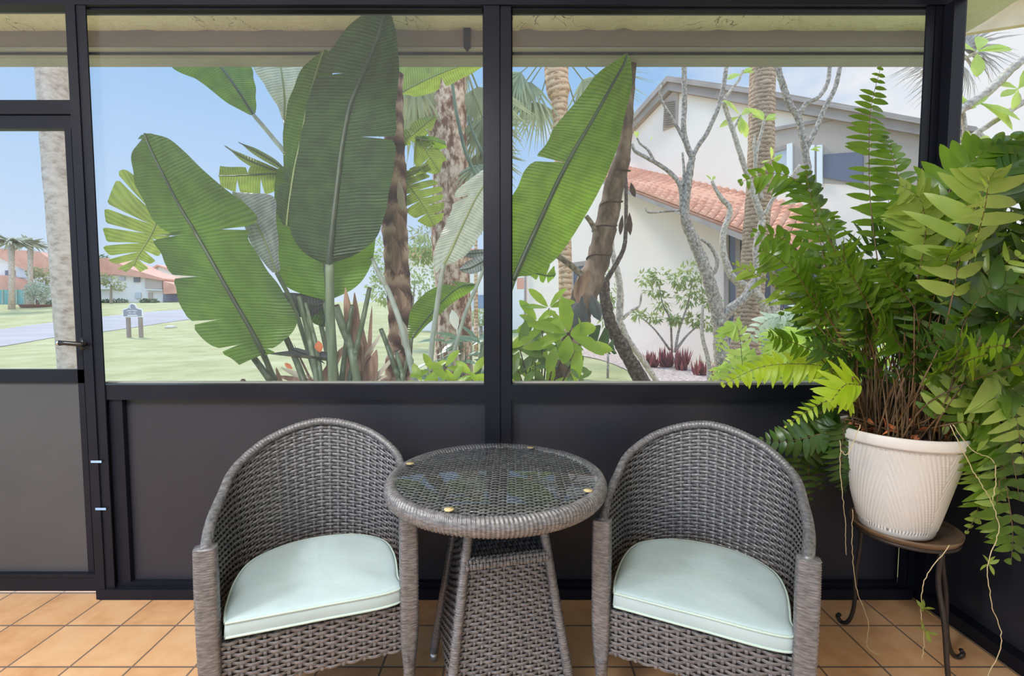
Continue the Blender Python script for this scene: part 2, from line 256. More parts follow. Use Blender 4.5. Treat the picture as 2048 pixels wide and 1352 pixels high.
MAT = dict(
    frame=simple('black_aluminium', (.0075, .0085, .014), (.011, .012, .019), rough=.38, scale=3, bump=.05, bscale=200, spec=.16),
    panel=simple('charcoal_panel', (.022, .0235, .033), (.030, .031, .040), rough=.34, scale=2.5, bump=.08, bscale=300, spec=.3),
    door_panel=simple('door_kick_panel', (.048, .049, .058), (.060, .061, .068), rough=.42, scale=2.5, bump=.08, bscale=300),
    tile=tile_mat(), screen=screen_mat(), glass=glass_top_mat(),
    stucco=stucco_mat(),
    fascia=simple('taupe_fascia', s2l(112, 102, 94), s2l(136, 126, 116), rough=.8, scale=2, bump=.5, bscale=25, stretch=(.3, 1, 1)),
    gutter=simple('grey_gutter', s2l(142, 140, 136), s2l(172, 168, 160), rough=.55, scale=1.5, bump=.3, bscale=30),
    side_eave=simple('cream_eave_board', s2l(222, 196, 162), s2l(238, 214, 182), rough=.8, scale=1.2, bump=.4, bscale=8, stretch=(6, .3, 6)),
    ceiling=simple('white_ceiling', (.70, .68, .63), rough=.9),
    creamwall=simple('cream_wall', s2l(222, 208, 186), s2l(232, 220, 200), rough=.9, scale=3, bump=.3),
    wicker=simple('brown_grey_wicker', (.072, .071, .078), (.190, .188, .198), rough=.25, scale=55, detail=3, bump=.15, bscale=300, spec=.8, stretch=(1, 1, 4)),
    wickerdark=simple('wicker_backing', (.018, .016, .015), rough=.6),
    cushion=simple('mint_cushion', s2l(170, 190, 194), s2l(184, 203, 206), rough=.85, scale=5, bump=.5, bscale=11, dist=.008, spec=.2),
    piping=simple('mint_piping', s2l(186, 206, 198), rough=.8),
    padwood=simple('tan_rubber_disc', s2l(214, 190, 140), rough=.6),
    metalcap=simple('aluminium_cap', (.6, .58, .55), rough=.35, metal=.8),
    pot=simple('white_plastic_pot', s2l(212, 206, 200), s2l(224, 219, 214), rough=.45, scale=4),
    soil=simple('dark_soil', (.022, .014, .010), (.075, .045, .028), rough=1, scale=40, bump=1, bscale=80),
    standmetal=simple('wrought_iron', (.018, .017, .017), (.05, .035, .028), rough=.5, scale=20, metal=.3),
    dish=simple('terracotta_dish', s2l(78, 62, 50), s2l(126, 100, 76), rough=.45, scale=9, metal=0),
    tape=simple('blue_tape', s2l(150, 182, 222), rough=.7),
    handle=simple('black_handle', (.010, .010, .011), rough=.3),
    steel=simple('steel', (.6, .6, .6), rough=.3, metal=1),
    grass=grass_mat(),
    road=simple('pale_asphalt', s2l(158, 152, 152), s2l(174, 168, 166), rough=.95, scale=.5, spec=.05, stretch=(.3, 1, 1)),
    mulch=simple('bark_mulch', s2l(150, 120, 108), s2l(222, 204, 190), rough=1, scale=14, detail=8, bump=.8, bscale=30, dist=.05),
    house=simple('white_house_stucco', s2l(242, 222, 206), s2l(248, 232, 218), rough=.95, scale=.6, bump=.25, bscale=30),
    taupe=simple('taupe_wall', s2l(176, 160, 148), s2l(186, 170, 158), rough=.9, scale=.8),
    trim=simple('taupe_roof_trim', s2l(150, 136, 128), s2l(170, 156, 148), rough=.8, scale=2),
    white=simple('white_trim', (.80, .79, .77), rough=.6),
    darkglass=simple('dark_window', s2l(84, 88, 104), s2l(104, 106, 122), rough=.12, scale=.7),
    paleglass=simple('pale_window', s2l(176, 184, 190), s2l(200, 206, 210), rough=.15, scale=.7),
    kick=simple('bluegrey_panel', s2l(120, 136, 164), s2l(136, 150, 174), rough=.6, scale=1),
    rooftile=rooftile_mat(),
    farroof=simple('distant_red_roof', s2l(206, 146, 124), s2l(220, 164, 142), rough=.9, scale=1.2, bump=.2),
    farwall=simple('distant_white_wall', s2l(226, 222, 216), s2l(234, 230, 226), rough=.95, scale=.3),
    teal=simple('teal_windscreen', s2l(96, 154, 150), s2l(130, 178, 176), rough=.8, scale=.6, stretch=(3, 3, .4)),
    hedge=simple('dark_hedge_leaf', s2l(74, 92, 70), s2l(110, 128, 96), rough=.8, scale=3, transl=.2, tcol=(.2, .3, .1)),
    fartree=simple('distant_olive_leaf', s2l(132, 142, 96), s2l(170, 172, 130), rough=.8, scale=1, transl=.3, tcol=(.4, .42, .2)),
    farpalm=simple('distant_palm_leaf', s2l(146, 150, 128), s2l(172, 172, 148), rough=.8, scale=1, transl=.2, tcol=(.3, .32, .2)),
    silver=simple('silvery_leaf', s2l(160, 176, 156), s2l(196, 206, 190), rough=.8, scale=1, transl=.2, tcol=(.5, .55, .4)),
    redplant=simple('maroon_planter', s2l(96, 58, 56), s2l(120, 72, 66), rough=.8, scale=2),
    signdark=simple('sign_slate', s2l(140, 138, 148), rough=.7),
    signpost=simple('weathered_post', s2l(140, 126, 118), s2l(160, 146, 136), rough=.9, scale=3),
    rock=simple('pale_rock', s2l(190, 182, 168), s2l(214, 206, 190), rough=1, scale=4, bump=.6, bscale=10),
    # foliage
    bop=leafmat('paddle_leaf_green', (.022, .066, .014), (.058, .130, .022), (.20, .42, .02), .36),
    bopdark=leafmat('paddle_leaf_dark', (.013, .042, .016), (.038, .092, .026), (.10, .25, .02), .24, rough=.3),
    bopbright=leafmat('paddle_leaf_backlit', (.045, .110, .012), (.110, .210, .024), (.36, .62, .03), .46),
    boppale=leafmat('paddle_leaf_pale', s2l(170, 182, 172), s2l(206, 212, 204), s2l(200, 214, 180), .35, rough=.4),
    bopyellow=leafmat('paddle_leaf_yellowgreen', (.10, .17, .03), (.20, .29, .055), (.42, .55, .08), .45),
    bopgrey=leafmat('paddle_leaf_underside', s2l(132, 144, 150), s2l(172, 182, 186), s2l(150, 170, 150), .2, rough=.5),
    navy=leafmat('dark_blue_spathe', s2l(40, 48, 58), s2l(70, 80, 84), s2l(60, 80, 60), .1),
    midrib=simple('midrib_green', (.020, .042, .020), (.05, .085, .035), rough=.4, scale=6),
    midrib_pale=simple('midrib_yellow_green', (.22, .28, .10), (.30, .36, .14), rough=.45, scale=6),
    stalk=simple('stalk_green', s2l(84, 106, 84), s2l(132, 150, 120), rough=.42, scale=3, stretch=(8, 8, .6)),
    stalkdark=simple('cut_stalk_green', s2l(62, 80, 62), s2l(104, 122, 92), rough=.42, scale=3, stretch=(8, 8, .6)),
    stalkpale=simple('pale_stalk', s2l(140, 154, 146), s2l(178, 188, 176), rough=.5, scale=3, stretch=(8, 8, .6)),
    cut=simple('cut_end', s2l(60, 46, 40), s2l(92, 70, 58), rough=.9, scale=20),
    sheath=simple('dry_sheath', s2l(112, 82, 70), s2l(186, 152, 130), rough=.8, scale=5, stretch=(6, 6, .7), bump=.4, bscale=40),
    husk=simple('pale_husk', s2l(196, 184, 170), s2l(226, 216, 200), rough=.8, scale=5, transl=.3, tcol=(.7, .65, .5)),
    orange=simple('orange_sepal', s2l(196, 100, 50), s2l(214, 130, 80), rough=.6, scale=9),
    brownbark=barkmat('brown_ringed_bark', s2l(62, 40, 36), s2l(128, 98, 86), s2l(196, 168, 148), rings=5.5, stretch=(1, 1, .5), scale=6),
    greybark=barkmat('grey_brown_bark', s2l(52, 42, 42), s2l(116, 98, 88), s2l(172, 152, 138), rings=0, stretch=(1, 1, .5), scale=7),
    palmbark=barkmat('palm_bark', s2l(112, 76, 60), s2l(178, 146, 122), s2l(214, 190, 168), rings=0, stretch=(1, 1, .55), scale=13, bump=1.0, pos=(.42, .5, .58)),
    palmbark2=barkmat('orange_palm_bark', s2l(150, 112, 82), s2l(196, 160, 124), s2l(220, 190, 158), rings=9, scale=10),
    palmbark3=barkmat('grey_palm_bark', s2l(118, 96, 78), s2l(164, 138, 116), s2l(190, 166, 140), rings=16, scale=14, bump=.3),
    palebark=barkmat('pale_palm_bark', s2l(150, 134, 122), s2l(190, 176, 164), s2l(208, 196, 186), rings=0, bump=.5, stretch=(1, 1, 1.6), scale=9),
    plumeria=barkmat('grey_plumeria_bark', s2l(92, 82, 74), s2l(150, 138, 126), s2l(196, 186, 174), rings=0, bump=.4, stretch=(1, 1, 1), scale=30),
    plumeriapale=barkmat('pale_plumeria_bark', s2l(128, 114, 102), s2l(180, 166, 150), s2l(214, 204, 190), rings=0, bump=.3, stretch=(1, 1, 1), scale=30),
    darktrunk=barkmat('dark_mottled_bark', s2l(46, 36, 34), s2l(84, 70, 62), s2l(134, 122, 110), rings=0, bump=.4, stretch=(1, 1, 1), scale=35),
    plumleaf=simple('plumeria_leaf', s2l(160, 186, 76), s2l(196, 212, 108), rough=.45, scale=8, transl=.5, tcol=(.72, .84, .16)),
    fanleaf=simple('fan_palm_leaf', s2l(120, 130, 96), s2l(164, 170, 130), rough=.6, scale=2, transl=.3, tcol=(.45, .48, .25)),
    deadfrond=simple('dry_palm_leaf', s2l(150, 138, 124), s2l(186, 174, 158), rough=.8, scale=2, transl=.2, tcol=(.5, .45, .35)),
    shrub=simple('schefflera_leaf', s2l(112, 150, 44), s2l(164, 194, 62), rough=.35, scale=9, transl=.5, tcol=(.60, .82, .04)),
    shrubdark=simple('dark_shrub_leaf', s2l(70, 100, 48), s2l(112, 142, 66), rough=.35, scale=9, transl=.3, tcol=(.3, .5, .06)),
    wallshrub=simple('wall_shrub_leaf', s2l(116, 132, 76), s2l(164, 176, 116), rough=.5, scale=3, transl=.35, tcol=(.5, .6, .2)),
    lily=simple('peace_lily_leaf', s2l(60, 92, 62), s2l(120, 146, 116), rough=.3, scale=6, transl=.25, tcol=(.25, .4, .1)),
    lilyflower=simple('white_spathe', (.85, .86, .78), rough=.5, transl=.4, tcol=(.9, .9, .8)),
    cordyline=simple('red_cordyline_leaf', s2l(110, 54, 62), s2l(150, 90, 92), rough=.5, scale=5, transl=.3, tcol=(.4, .1, .1)),
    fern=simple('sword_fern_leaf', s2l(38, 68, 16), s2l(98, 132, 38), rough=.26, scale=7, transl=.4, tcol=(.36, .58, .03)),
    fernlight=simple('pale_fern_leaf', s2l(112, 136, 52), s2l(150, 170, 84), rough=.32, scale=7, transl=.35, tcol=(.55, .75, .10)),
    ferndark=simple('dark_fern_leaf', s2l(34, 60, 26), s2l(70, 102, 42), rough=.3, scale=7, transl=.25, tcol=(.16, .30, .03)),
    fernbacklit=simple('backlit_fern_leaf', s2l(150, 186, 30), s2l(196, 216, 60), rough=.4, scale=7, transl=.5, tcol=(.7, .85, .06)),  # yellow-green from sky backlight, put into the leaf colour
    gardenfern=simple('garden_fern_leaf', s2l(160, 196, 70), s2l(204, 222, 120), rough=.45, scale=4, transl=.5, tcol=(.66, .82, .16)),
    garden_fern_pale=simple('pale_garden_fern_leaf', s2l(176, 194, 168), s2l(206, 218, 200), rough=.5, scale=4, transl=.4, tcol=(.6, .7, .5)),
    rachis=simple('brown_fern_stem', s2l(70, 52, 34), s2l(110, 84, 52), rough=.5, scale=12),
    drystem=simple('dry_fern_stem', s2l(58, 46, 34), s2l(112, 88, 62), rough=.8, scale=12),
    runner=simple('pale_runner', s2l(190, 172, 130), s2l(206, 190, 150), rough=.6, scale=20),
)
# ================================================================ the porch shell
WY = 1.95
def struct(name, mb, mat, parent=None, smooth=False):
    o = mb.build(name, mat, parent, smooth)
    if parent is None: o['kind'] = 'structure'
    return o
struct('floor', MB().box((-4.2, -3.2, -.12), (1.72, 2.02, 0)), MAT['tile'])
struct('ceiling', MB().box((-4.2, -3.2, 2.62), (1.80, 2.0, 2.70)), MAT['ceiling'])
SILL = .911; BEAM = 2.417; XL = -1.74; XC0, XC1 = -.112, -.004; XR = 1.64
# knee wall: charcoal sheets between rails
wb = MB()
wb.box((XL, 1.985, .03), (XC0 + .02, 2.0, SILL - .02)); wb.box((XC1 - .02, 1.985, .03), (XR + .02, 2.0, SILL - .02))
struct('wall_back', wb, MAT['panel'])
# frames, posts and rails
struct('trim_1', MB().box((XC0, WY - .005, 0), (XC0 + .062, 2.0, BEAM)).box((XC0 + .062, WY + .006, 0), (XC0 + .068, 2.0, BEAM)).box((XC0 + .068, WY, 0), (XC1, 2.0, BEAM)), MAT['frame'])
struct('trim_2', MB().box((-1.754, WY - .012, 0), (-1.716, WY, BEAM)).box((-1.716, WY - .006, 0), (-1.679, WY, BEAM)).box((-1.75, WY, 0), (-1.735, 2.0, BEAM)), MAT['frame'])
struct('trim_3', MB().box((XR, WY, 0), (XR + .030, WY + .008, BEAM)).box((XR + .030, WY + .006, 0), (XR + .036, WY + .012, BEAM)).box((XR + .036, WY, 0), (XR + .062, WY + .008, BEAM)).box((XR + .048, WY + .008, 0), (XR + .062, 2.0, BEAM)).box((XR + .066, WY - .045, 0), (XR + .115, 2.0, BEAM)), MAT['frame'])
struct('trim_4', MB().box((-4.0, WY - .01, BEAM), (1.75, 2.0, 2.62)), MAT['frame'])
def window(name, x0, x1):
    w = bpy.data.objects.new(name, None); COL.objects.link(w); w['kind'] = 'structure'; w.location = ((x0 + x1) / 2, WY, SILL)
    m = MB(); t = .006
    m.box((x0, 1.984, SILL), (x0 + t, 2.0, BEAM)).box((x1 - t, 1.984, SILL), (x1, 2.0, BEAM)).box((x0 + t, WY + .012, BEAM - t), (x1 - t, 2.0, BEAM))
    m.build('window_frame', MAT['frame'], w, smooth=False)
    r = MB().box((x0, WY, SILL - .062), (x1, 2.0, SILL)); r.build('sill_rail', MAT['frame'], w, smooth=False)
    l = MB().box((x0, 2.0, SILL - .03), (x1, 2.035, SILL + .004)); l.build('outer_sill', MAT['gutter'], w, smooth=False)
    b = MB().box((x0, WY - .015, 0), (x1, 2.0, .045)).box((x0, WY + .01, .045), (x1, 2.0, .062)); b.build('bottom_rail', MAT['frame'], w, smooth=False)
    s = MB().add([(x0, 1.99, SILL), (x1, 1.99, SILL), (x1, 1.99, BEAM), (x0, 1.99, BEAM)], [(0, 1, 2, 3)]); s.build('insect_screen', MAT['screen'], w, smooth=False)
    return w
w1 = window('window_1', XL, XC0); w2 = window('window_2', XC1, XR + .045)
MB().box((-1.679, WY + .012, .06), (-1.625, 1.985, SILL - .062)).build('shadow_gap_strip', MAT['frame'], w1, smooth=False)  # dark strip standing for the shadowed gap between post and panel
# screen door to the left
d = bpy.data.objects.new('door_1', None); COL.objects.link(d); d['kind'] = 'structure'; d.location = (-2.2, WY, 0)
DX0, DX1 = -2.72, -1.757; yd = WY + .022
MB().box((DX1 - .056, yd, .02), (DX1, yd + .012, 1.953)).box((DX1 - .03, yd, .02), (DX1, 2.0, 1.953)).box((DX0, yd, .02), (DX0 + .05, 2.0, 1.953)).box((DX0, yd, 1.953), (DX1, 2.0, 2.005)).build('door_frame', MAT['frame'], d, smooth=False)
MB().box((DX0, yd, .915), (DX1 - .002, 2.0, .972)).build('mid_rail', MAT['frame'], d, smooth=False)
MB().box((DX0, yd - .005, .02), (DX1, 2.0, .085)).box((DX0, yd - .012, .085), (DX1, 2.0, .098)).build('bottom_rail', MAT['frame'], d, smooth=False)
MB().box((DX0, yd + .010, .085), (DX1 - .004, 1.995, .915)).build('kick_panel', MAT['door_panel'], d, smooth=False)
MB().add([(DX0, 1.99, .97), (DX1, 1.99, .97), (DX1, 1.99, 1.96), (DX0, 1.99, 1.96)], [(0, 1, 2, 3)]).build('insect_screen', MAT['screen'], d, smooth=False)
hd = MB(); a, b_ = P(168, 689, WY - .03), P(120, 686, WY - .055)
hd.tube([a, a + Vector((-.02, -.005, .002)), b_ + Vector((.02, 0, .0)), b_], [.010, .010, .009, .011], 10)
hd.tube([P(168, 676, WY + .0), P(168, 700, WY + .0)], .012, 10); hd.tube([P(168, 688, WY), P(168, 688, WY - .03)], .008, 10)
ho = hd.build('door_lever', MAT['handle'], d); MB().tube([b_, b_ + Vector((-.010, 0, 0))], .0112, 10).build('lever_tip', MAT['steel'], ho)
tw = bpy.data.objects.new('window_3', None); COL.objects.link(tw); tw['kind'] = 'structure'; tw.location = (-2.2, WY, 2.06)
MB().box((DX0 - .3, WY + .012, 2.007), (DX1, 2.0, 2.062)).box((DX1 - .018, WY + .015, 2.062), (DX1, 2.0, BEAM)).build('window_frame', MAT['frame'], tw, smooth=False)
MB().add([(DX0 - .3, 1.99, 2.06), (DX1, 1.99, 2.06), (DX1, 1.99, BEAM), (DX0 - .3, 1.99, BEAM)], [(0, 1, 2, 3)]).build('insect_screen', MAT['screen'], tw, smooth=False)
# right-hand screened side and the house wall that closes it
RX = XR + .06
struct('wall_right', MB().box((RX + .05, 1.49, .03), (RX + .065, 1.91, SILL - .03)), MAT['panel'])
struct('trim_5', MB().box((RX, 1.43, 0), (RX + .06, 1.50, BEAM)), MAT['frame'])
w4 = bpy.data.objects.new('window_4', None); COL.objects.link(w4); w4['kind'] = 'structure'; w4.location = (RX, 1.7, SILL)
MB().box((RX + .01, 1.50, SILL - .06), (RX + .06, 1.905, SILL)).build('sill_rail', MAT['frame'], w4, smooth=False)
MB().box((RX + .0, 1.50, 0), (RX + .06, 1.905, .05)).build('bottom_rail', MAT['frame'], w4, smooth=False)
MB().box((RX + .012, 1.43, BEAM), (RX + .06, 1.905, BEAM + .11)).build('top_rail', MAT['frame'], w4, smooth=False)
MB().add([(RX + .05, 1.5, SILL), (RX + .05, 1.91, SILL), (RX + .05, 1.91, BEAM), (RX + .05, 1.5, BEAM)], [(0, 1, 2, 3)]).build('insect_screen', MAT['screen'], w4, smooth=False)
struct('wall_house', MB().box((RX + .002, -3.2, 0), (RX + .14, 1.43, 2.62)), MAT['creamwall'])
# roof overhang outside the screens
def overhang():
    xr = 2.86
    zf = P(1024, 66, 3.08).z
    r = bpy.data.objects.new('roof_overhang', None); COL.objects.link(r); r['kind'] = 'structure'; r.location = (0, 2.5, zf)
    A = []
    for iy in range(9):
        row = []
        for ix in range(120):
            x = -6 + (xr + 6) * ix / 119; y = 2.0 + 1.10 * iy / 8
            row.append((x, y, zf + .012 + .014 * noise.noise((x * 5, y * 9, 1)) ** 2 * 3))
        A.append(row)
    m = MB().grid(A); m.build('soffit', MAT['stucco'], r)
    yb, zb = 3.08, P(1024, 92, 3.08).z
    MB().box((-6, yb, zb), (xr - .03, yb + .04, zf + .2)).build('fascia_board', MAT['fascia'], r, smooth=False)
    z2 = P(1024, 101, 3.11).z
    MB().box((-6, yb + .01, z2), (xr - .01, yb + .05, zb)).build('drip_edge', MAT['gutter'], r, smooth=False)
    z3 = P(1024, 109, 3.18).z; z4 = P(1024, 134, 3.33).z
    MB().box((-6, yb + .05, P(1024, 109, yb + .05).z), (xr - .01, yb + .06, zb + .2)).build('back_board', MAT['frame'], r, smooth=False)
    g = MB(); g.prism([(-6, 3.17, z3 + .005), (-6, 3.17, z4 + .02), (-6, 3.22, z4), (-6, 3.33, z4), (-6, 3.36, z3 + .06), (-6, 3.33, z3 + .10), (-6, 3.18, z3 + .10)], (xr + 6.02, 0, 0))
    g.build('gutter', MAT['gutter'], r, smooth=False)
    k = MB(); c = P(934, 75, 3.06); k.box((c.x - .022, 3.06, c.z - .055), (c.x + .022, 3.08, c.z + .06)); k.add([(c.x - .022, 3.07, c.z - .055), (c.x + .022, 3.07, c.z - .055), (c.x, 3.07, c.z - .085)], [(0, 1, 2)])
    k.build('strap', MAT['frame'], r, smooth=False)
overhang()
def side_eave():
    a = P(1896, 72, 3.3); b = PZ(2056, 47, a.z); d = (b - a).normalized(); e = b + d * 1.5
    up = Vector((0, 0, .20)); side = Vector((.45, .2, 0))
    r = bpy.data.objects.new('roof_overhang', None); COL.objects.link(r); r['kind'] = 'structure'; r.location = a
    a0 = a - d * .4
    MB().prism([a0, e, e + up, a0 + up], side * .12).build('fascia_board', MAT['side_eave'], r, smooth=False)
    MB().prism([a0 + up, e + up, e + up + Vector((-.5, 0, .0)), a0 + up + Vector((-.5, 0, 0))], (0, 0, .05)).build('soffit', MAT['stucco'], r, smooth=False)
side_eave()
# bits of blue tape on the door post
for (x, y) in ((193, 923.5), (202, 1018)):
    c = P(x, y, WY - .0135); t = MB().box((c.x - .023, c.y - .001, c.z - .0045), (c.x + .021, c.y, c.z + .005)).build('masking_tape', MAT['tape'], None, False)
    tag(t, 'upper strip of pale blue tape on the black door post' if y < 1000 else 'lower strip of pale blue tape on the black door post', 'tape', 'tape strips on the door post')

# ================================================================ wicker furniture
def weave(mb, S, nu, nv, amp=.0022, wf=.88, sf=.34, sub=4, back=None):
    """over-and-under weave on S(u, v) -> (n,3): nu stakes and nv strands, each strand a flat ribbon of its own"""
    def nrm(u, v):
        e = 1e-3
        du = S(np.clip(u + e, 0, 1), v) - S(np.clip(u - e, 0, 1), v); dv = S(u, np.clip(v + e, 0, 1)) - S(u, np.clip(v - e, 0, 1))
        n = np.cross(du, dv); return n / np.maximum(np.linalg.norm(n, axis=-1, keepdims=True), 1e-9)
    us = np.linspace(0, 1, nu * sub + 1); k = len(us)
    for j in range(nv):
        vc = (j + .5) / nv; hv = wf * .5 / nv
        ph = np.cos(PI * (us * nu + j)); off = amp * np.clip(ph * 1.5, -1, 1)
        n = nrm(us, np.full(k, vc)); rows = []
        for dv, lift in ((-hv, -.0006), (-hv * .5, .0006), (hv * .5, .0006), (hv, -.0006)):
            rows.append(S(us, np.full(k, vc + dv)) + n * (off + lift)[:, None])
        mb.grid([list(map(tuple, r)) for r in rows])
    vs = np.linspace(0, 1, nv * 2 + 1); kv = len(vs)
    for i in range(nu + 1):
        uc = i / nu; hu = sf * .5 / nu
        off = -amp * np.cos(PI * (i + vs * nv - .5)) * 1.0
        n = nrm(np.full(kv, min(max(uc, .001), .999)), vs)
        rows = [S(np.clip(np.full(kv, uc + du), 0, 1), vs) + n * (off + l)[:, None] for du, l in ((-hu, -.0004), (0, .0008), (hu, -.0004))]
        mb.grid([list(map(tuple, r)) for r in rows])
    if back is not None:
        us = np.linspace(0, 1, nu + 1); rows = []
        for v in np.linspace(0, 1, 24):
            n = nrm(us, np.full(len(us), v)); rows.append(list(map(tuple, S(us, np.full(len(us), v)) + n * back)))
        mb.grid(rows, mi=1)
def bilinear(a, b, c, d):
    a, b, c, d = [np.array(p, float) for p in (a, b, c, d)]
    def S(u, v):
        u = np.asarray(u)[:, None]; v = np.asarray(v)[:, None]
        return (a * (1 - u) + b * u) * (1 - v) + (d * (1 - u) + c * u) * v
    return S
def wrapped(mb, pts, rad, pitch=.0065, n=12, mi=0):
    pts = [Vector(p) for p in pts]; L = sum((pts[i + 1] - pts[i]).length for i in range(len(pts) - 1))
    k = max(8, int(L / pitch) * 3)
    R = rad if hasattr(rad, '__len__') else [rad] * len(pts)
    q = catmull([tuple(p) + (r,) for p, r in zip(pts, R)], k)
    mb.tube([p[:3] for p in q], [p[3] * (1.0 if i % 3 else .88) for i, p in enumerate(q)], n, mi)
def flat_post(mb, secs, pitch=.0066, n=28):
    k = int((secs[0][2] - secs[-1][2]) / pitch * 3); q = catmull(secs, k); vs = []
    for i, (x, y, z, a, b, e) in enumerate(q):
        for j in range(n):
            t = 2 * PI * j / n; c, s = math.cos(t), math.sin(t); col = int((t + PI / 4) / (2 * PI / 8)) % 2
            g = 1 + .045 * math.cos(2 * PI * i / 3 + PI * col)
            vs.append((x + a * g * math.copysign(abs(c) ** (2 / e), c), y + b * g * math.copysign(abs(s) ** (2 / e), s), z))
    fs = [(i*n+j, (i+1)*n+j, (i+1)*n+(j+1)%n, i*n+(j+1)%n) for i in range(k - 1) for j in range(n)] + [tuple(range(n)), tuple((k - 1) * n + j for j in range(n - 1, -1, -1))]
    mb.add(vs, fs)
WM = [MAT['wicker'], MAT['wickerdark']]
top_c = [(-.250,-.270,.612),(-.268,-.14,.630),(-.272,0,.650),(-.254,.14,.700),(-.155,.232,.766),(0,.262,.803)]
bot_c = [(-.246,-.270,.238),(-.258,-.14,.238),(-.255,0,.238),(-.226,.11,.238),(-.132,.185,.238),(0,.207,.238)]
top_c += [(-x, y, z) for x, y, z in reversed(top_c[:-1])]; bot_c += [(-x, y, z) for x, y, z in reversed(bot_c[:-1])]
TA = np.array(catmull(top_c, 401)); BA = np.array(catmull(bot_c, 401))
seg = np.linalg.norm(np.diff(TA, axis=0), axis=1); cum = np.concatenate([[0], np.cumsum(seg)]); cum /= cum[-1]
def shellS(u, v):
    u = np.asarray(u); v = np.asarray(v)
    t = np.stack([np.interp(u, cum, TA[:, i]) for i in range(3)], -1); b = np.stack([np.interp(u, cum, BA[:, i]) for i in range(3)], -1)
    w = v[:, None]; p = b * (1 - w) + t * w
    return p
def cushion_mesh():
    out = [(-.213,-.276),(0,-.279),(.213,-.276),(.226,-.20),(.228,-.06),(.200,.045),(.116,.116),(0,.140),(-.116,.116),(-.200,.045),(-.228,-.06),(-.226,-.20)]
    o = catmull(out + [out[0]], 145)[:-1]
    o = [(x, y) for x, y in o]; n = len(o); cx, cy = 0, -.09
    m = MB(); rings = []
    def ring(s, z, jit=0):
        r = []
        for i, (x, y) in enumerate(o):
            px, py = cx + (x - cx) * s, cy + (y - cy) * s
            r.append((px, py, z + jit * (noise.noise((px * 9, py * 9, 3)) + .5 * noise.noise((px * 26, py * 11, 7)))))
        return r
    prof = [(.90, 0, 0), (.985, .006, 0), (1.0, .016, 0), (1.006, .030, .0), (1.0, .046, .0), (.985, .054, .001)]
    for s in (.94, .86, .74, .58, .40, .22, .08): prof.append((s, .056 + .011 * (1 - s ** 2.2), .0045 * min(1, (1 - s) * 4)))
    for s, z, j in prof: rings.append(ring(s, z, j))
    vs = [p for r in rings for p in r]; k = len(rings)
    fs = [(i*n+j, i*n+(j+1)%n, (i+1)*n+(j+1)%n, (i+1)*n+j) for i in range(k-1) for j in range(n)] + [tuple((k-1)*n+j for j in range(n)), tuple(range(n-1, -1, -1))]
    m.add(vs, fs)
    p1 = [(cx + (x - cx) * .998, cy + (y - cy) * .998, .0505) for x, y in o]; p2 = [(cx + (x - cx) * .998, cy + (y - cy) * .998, .012) for x, y in o]
    return m, p1 + [p1[0]], p2 + [p2[0]]
def make_chair(label, loc, rz):
    t = thing('wicker_armchair', label, 'chair', loc, 'wicker armchairs beside the bistro table', rz=rz)
    m = MB(); weave(m, shellS, 48, 46, amp=.0032, wf=.80, sf=.30, back=-.0055); m.build('backrest', WM, t, local=True)
    m = MB(); q = [tuple(p) for p in TA[::4]]; wrapped(m, [(x, y, z + .004) for x, y, z in q], .0145, pitch=.010, n=12); m.build('top_rim', MAT['wicker'], t, local=True)
    m = MB(); weave(m, bilinear((-.235, -.268, .232), (.235, -.268, .232), (.235, -.268, .368), (-.235, -.268, .368)), 17, 12, amp=.0030, wf=.80, sf=.30, back=-.0045)
    m.build('seat_apron', WM, t, local=True)
    m = MB(); weave(m, bilinear((-.235, -.268, .366), (.235, -.268, .366), (.14, .175, .366), (-.14, .175, .366)), 20, 36, amp=.002, sub=2)
    m.add([(-.24, -.262, .360), (.24, -.262, .360), (.24, 0, .360), (.14, .17, .360), (-.14, .17, .360), (-.24, 0, .360)], [(0, 1, 2, 3, 4, 5)], 1); m.build('seat_deck', WM, t, local=True)
    for s in (-1, 1):
        m = MB()
        flat_post(m, [(s*.252, -.262, .624, .026, .020, 4), (s*.252, -.265, .50, .0265, .020, 4), (s*.250, -.266, .32, .026, .020, 4), (s*.249, -.266, .235, .022, .019, 3), (s*.249, -.266, .18, .0175, .0175, 2), (s*.248, -.267, .012, .0155, .0155, 2)])
        m.lathe([(0, 0), (.015, 0), (.015, .014)], (s*.248, -.267, 0), 12); m.build('leg', MAT['wicker'], t, local=True)
        m = MB(); wrapped(m, [(s*.15, .165, .24), (s*.16, .19, .01)], [.02, .015], pitch=.0075)
        m.lathe([(0, 0), (.014, 0), (.014, .012)], (s*.16, .19, 0), 12); m.build('leg', MAT['wicker'], t, local=True)
    return t
LC = ((-.533, 1.243), math.atan2(.173, .486)); RC = ((.483, 1.212), -math.radians(25.0))
def chair_loc(c, rz):     # c is the middle of the front edge; chair origin is .27 behind it
    return (c[0] + .27 * -math.sin(rz), c[1] + .27 * math.cos(rz), 0)
chl = make_chair('brown-grey wicker tub armchair standing left of the round glass-topped table', chair_loc(*LC), LC[1])
chr_ = copy_tree(chl); chr_.location = chair_loc(*RC); chr_.rotation_euler = (0, 0, RC[1])
chr_['label'] = 'brown-grey wicker tub armchair between the round table and the white fern pot'
cm, p1, p2 = cushion_mesh()
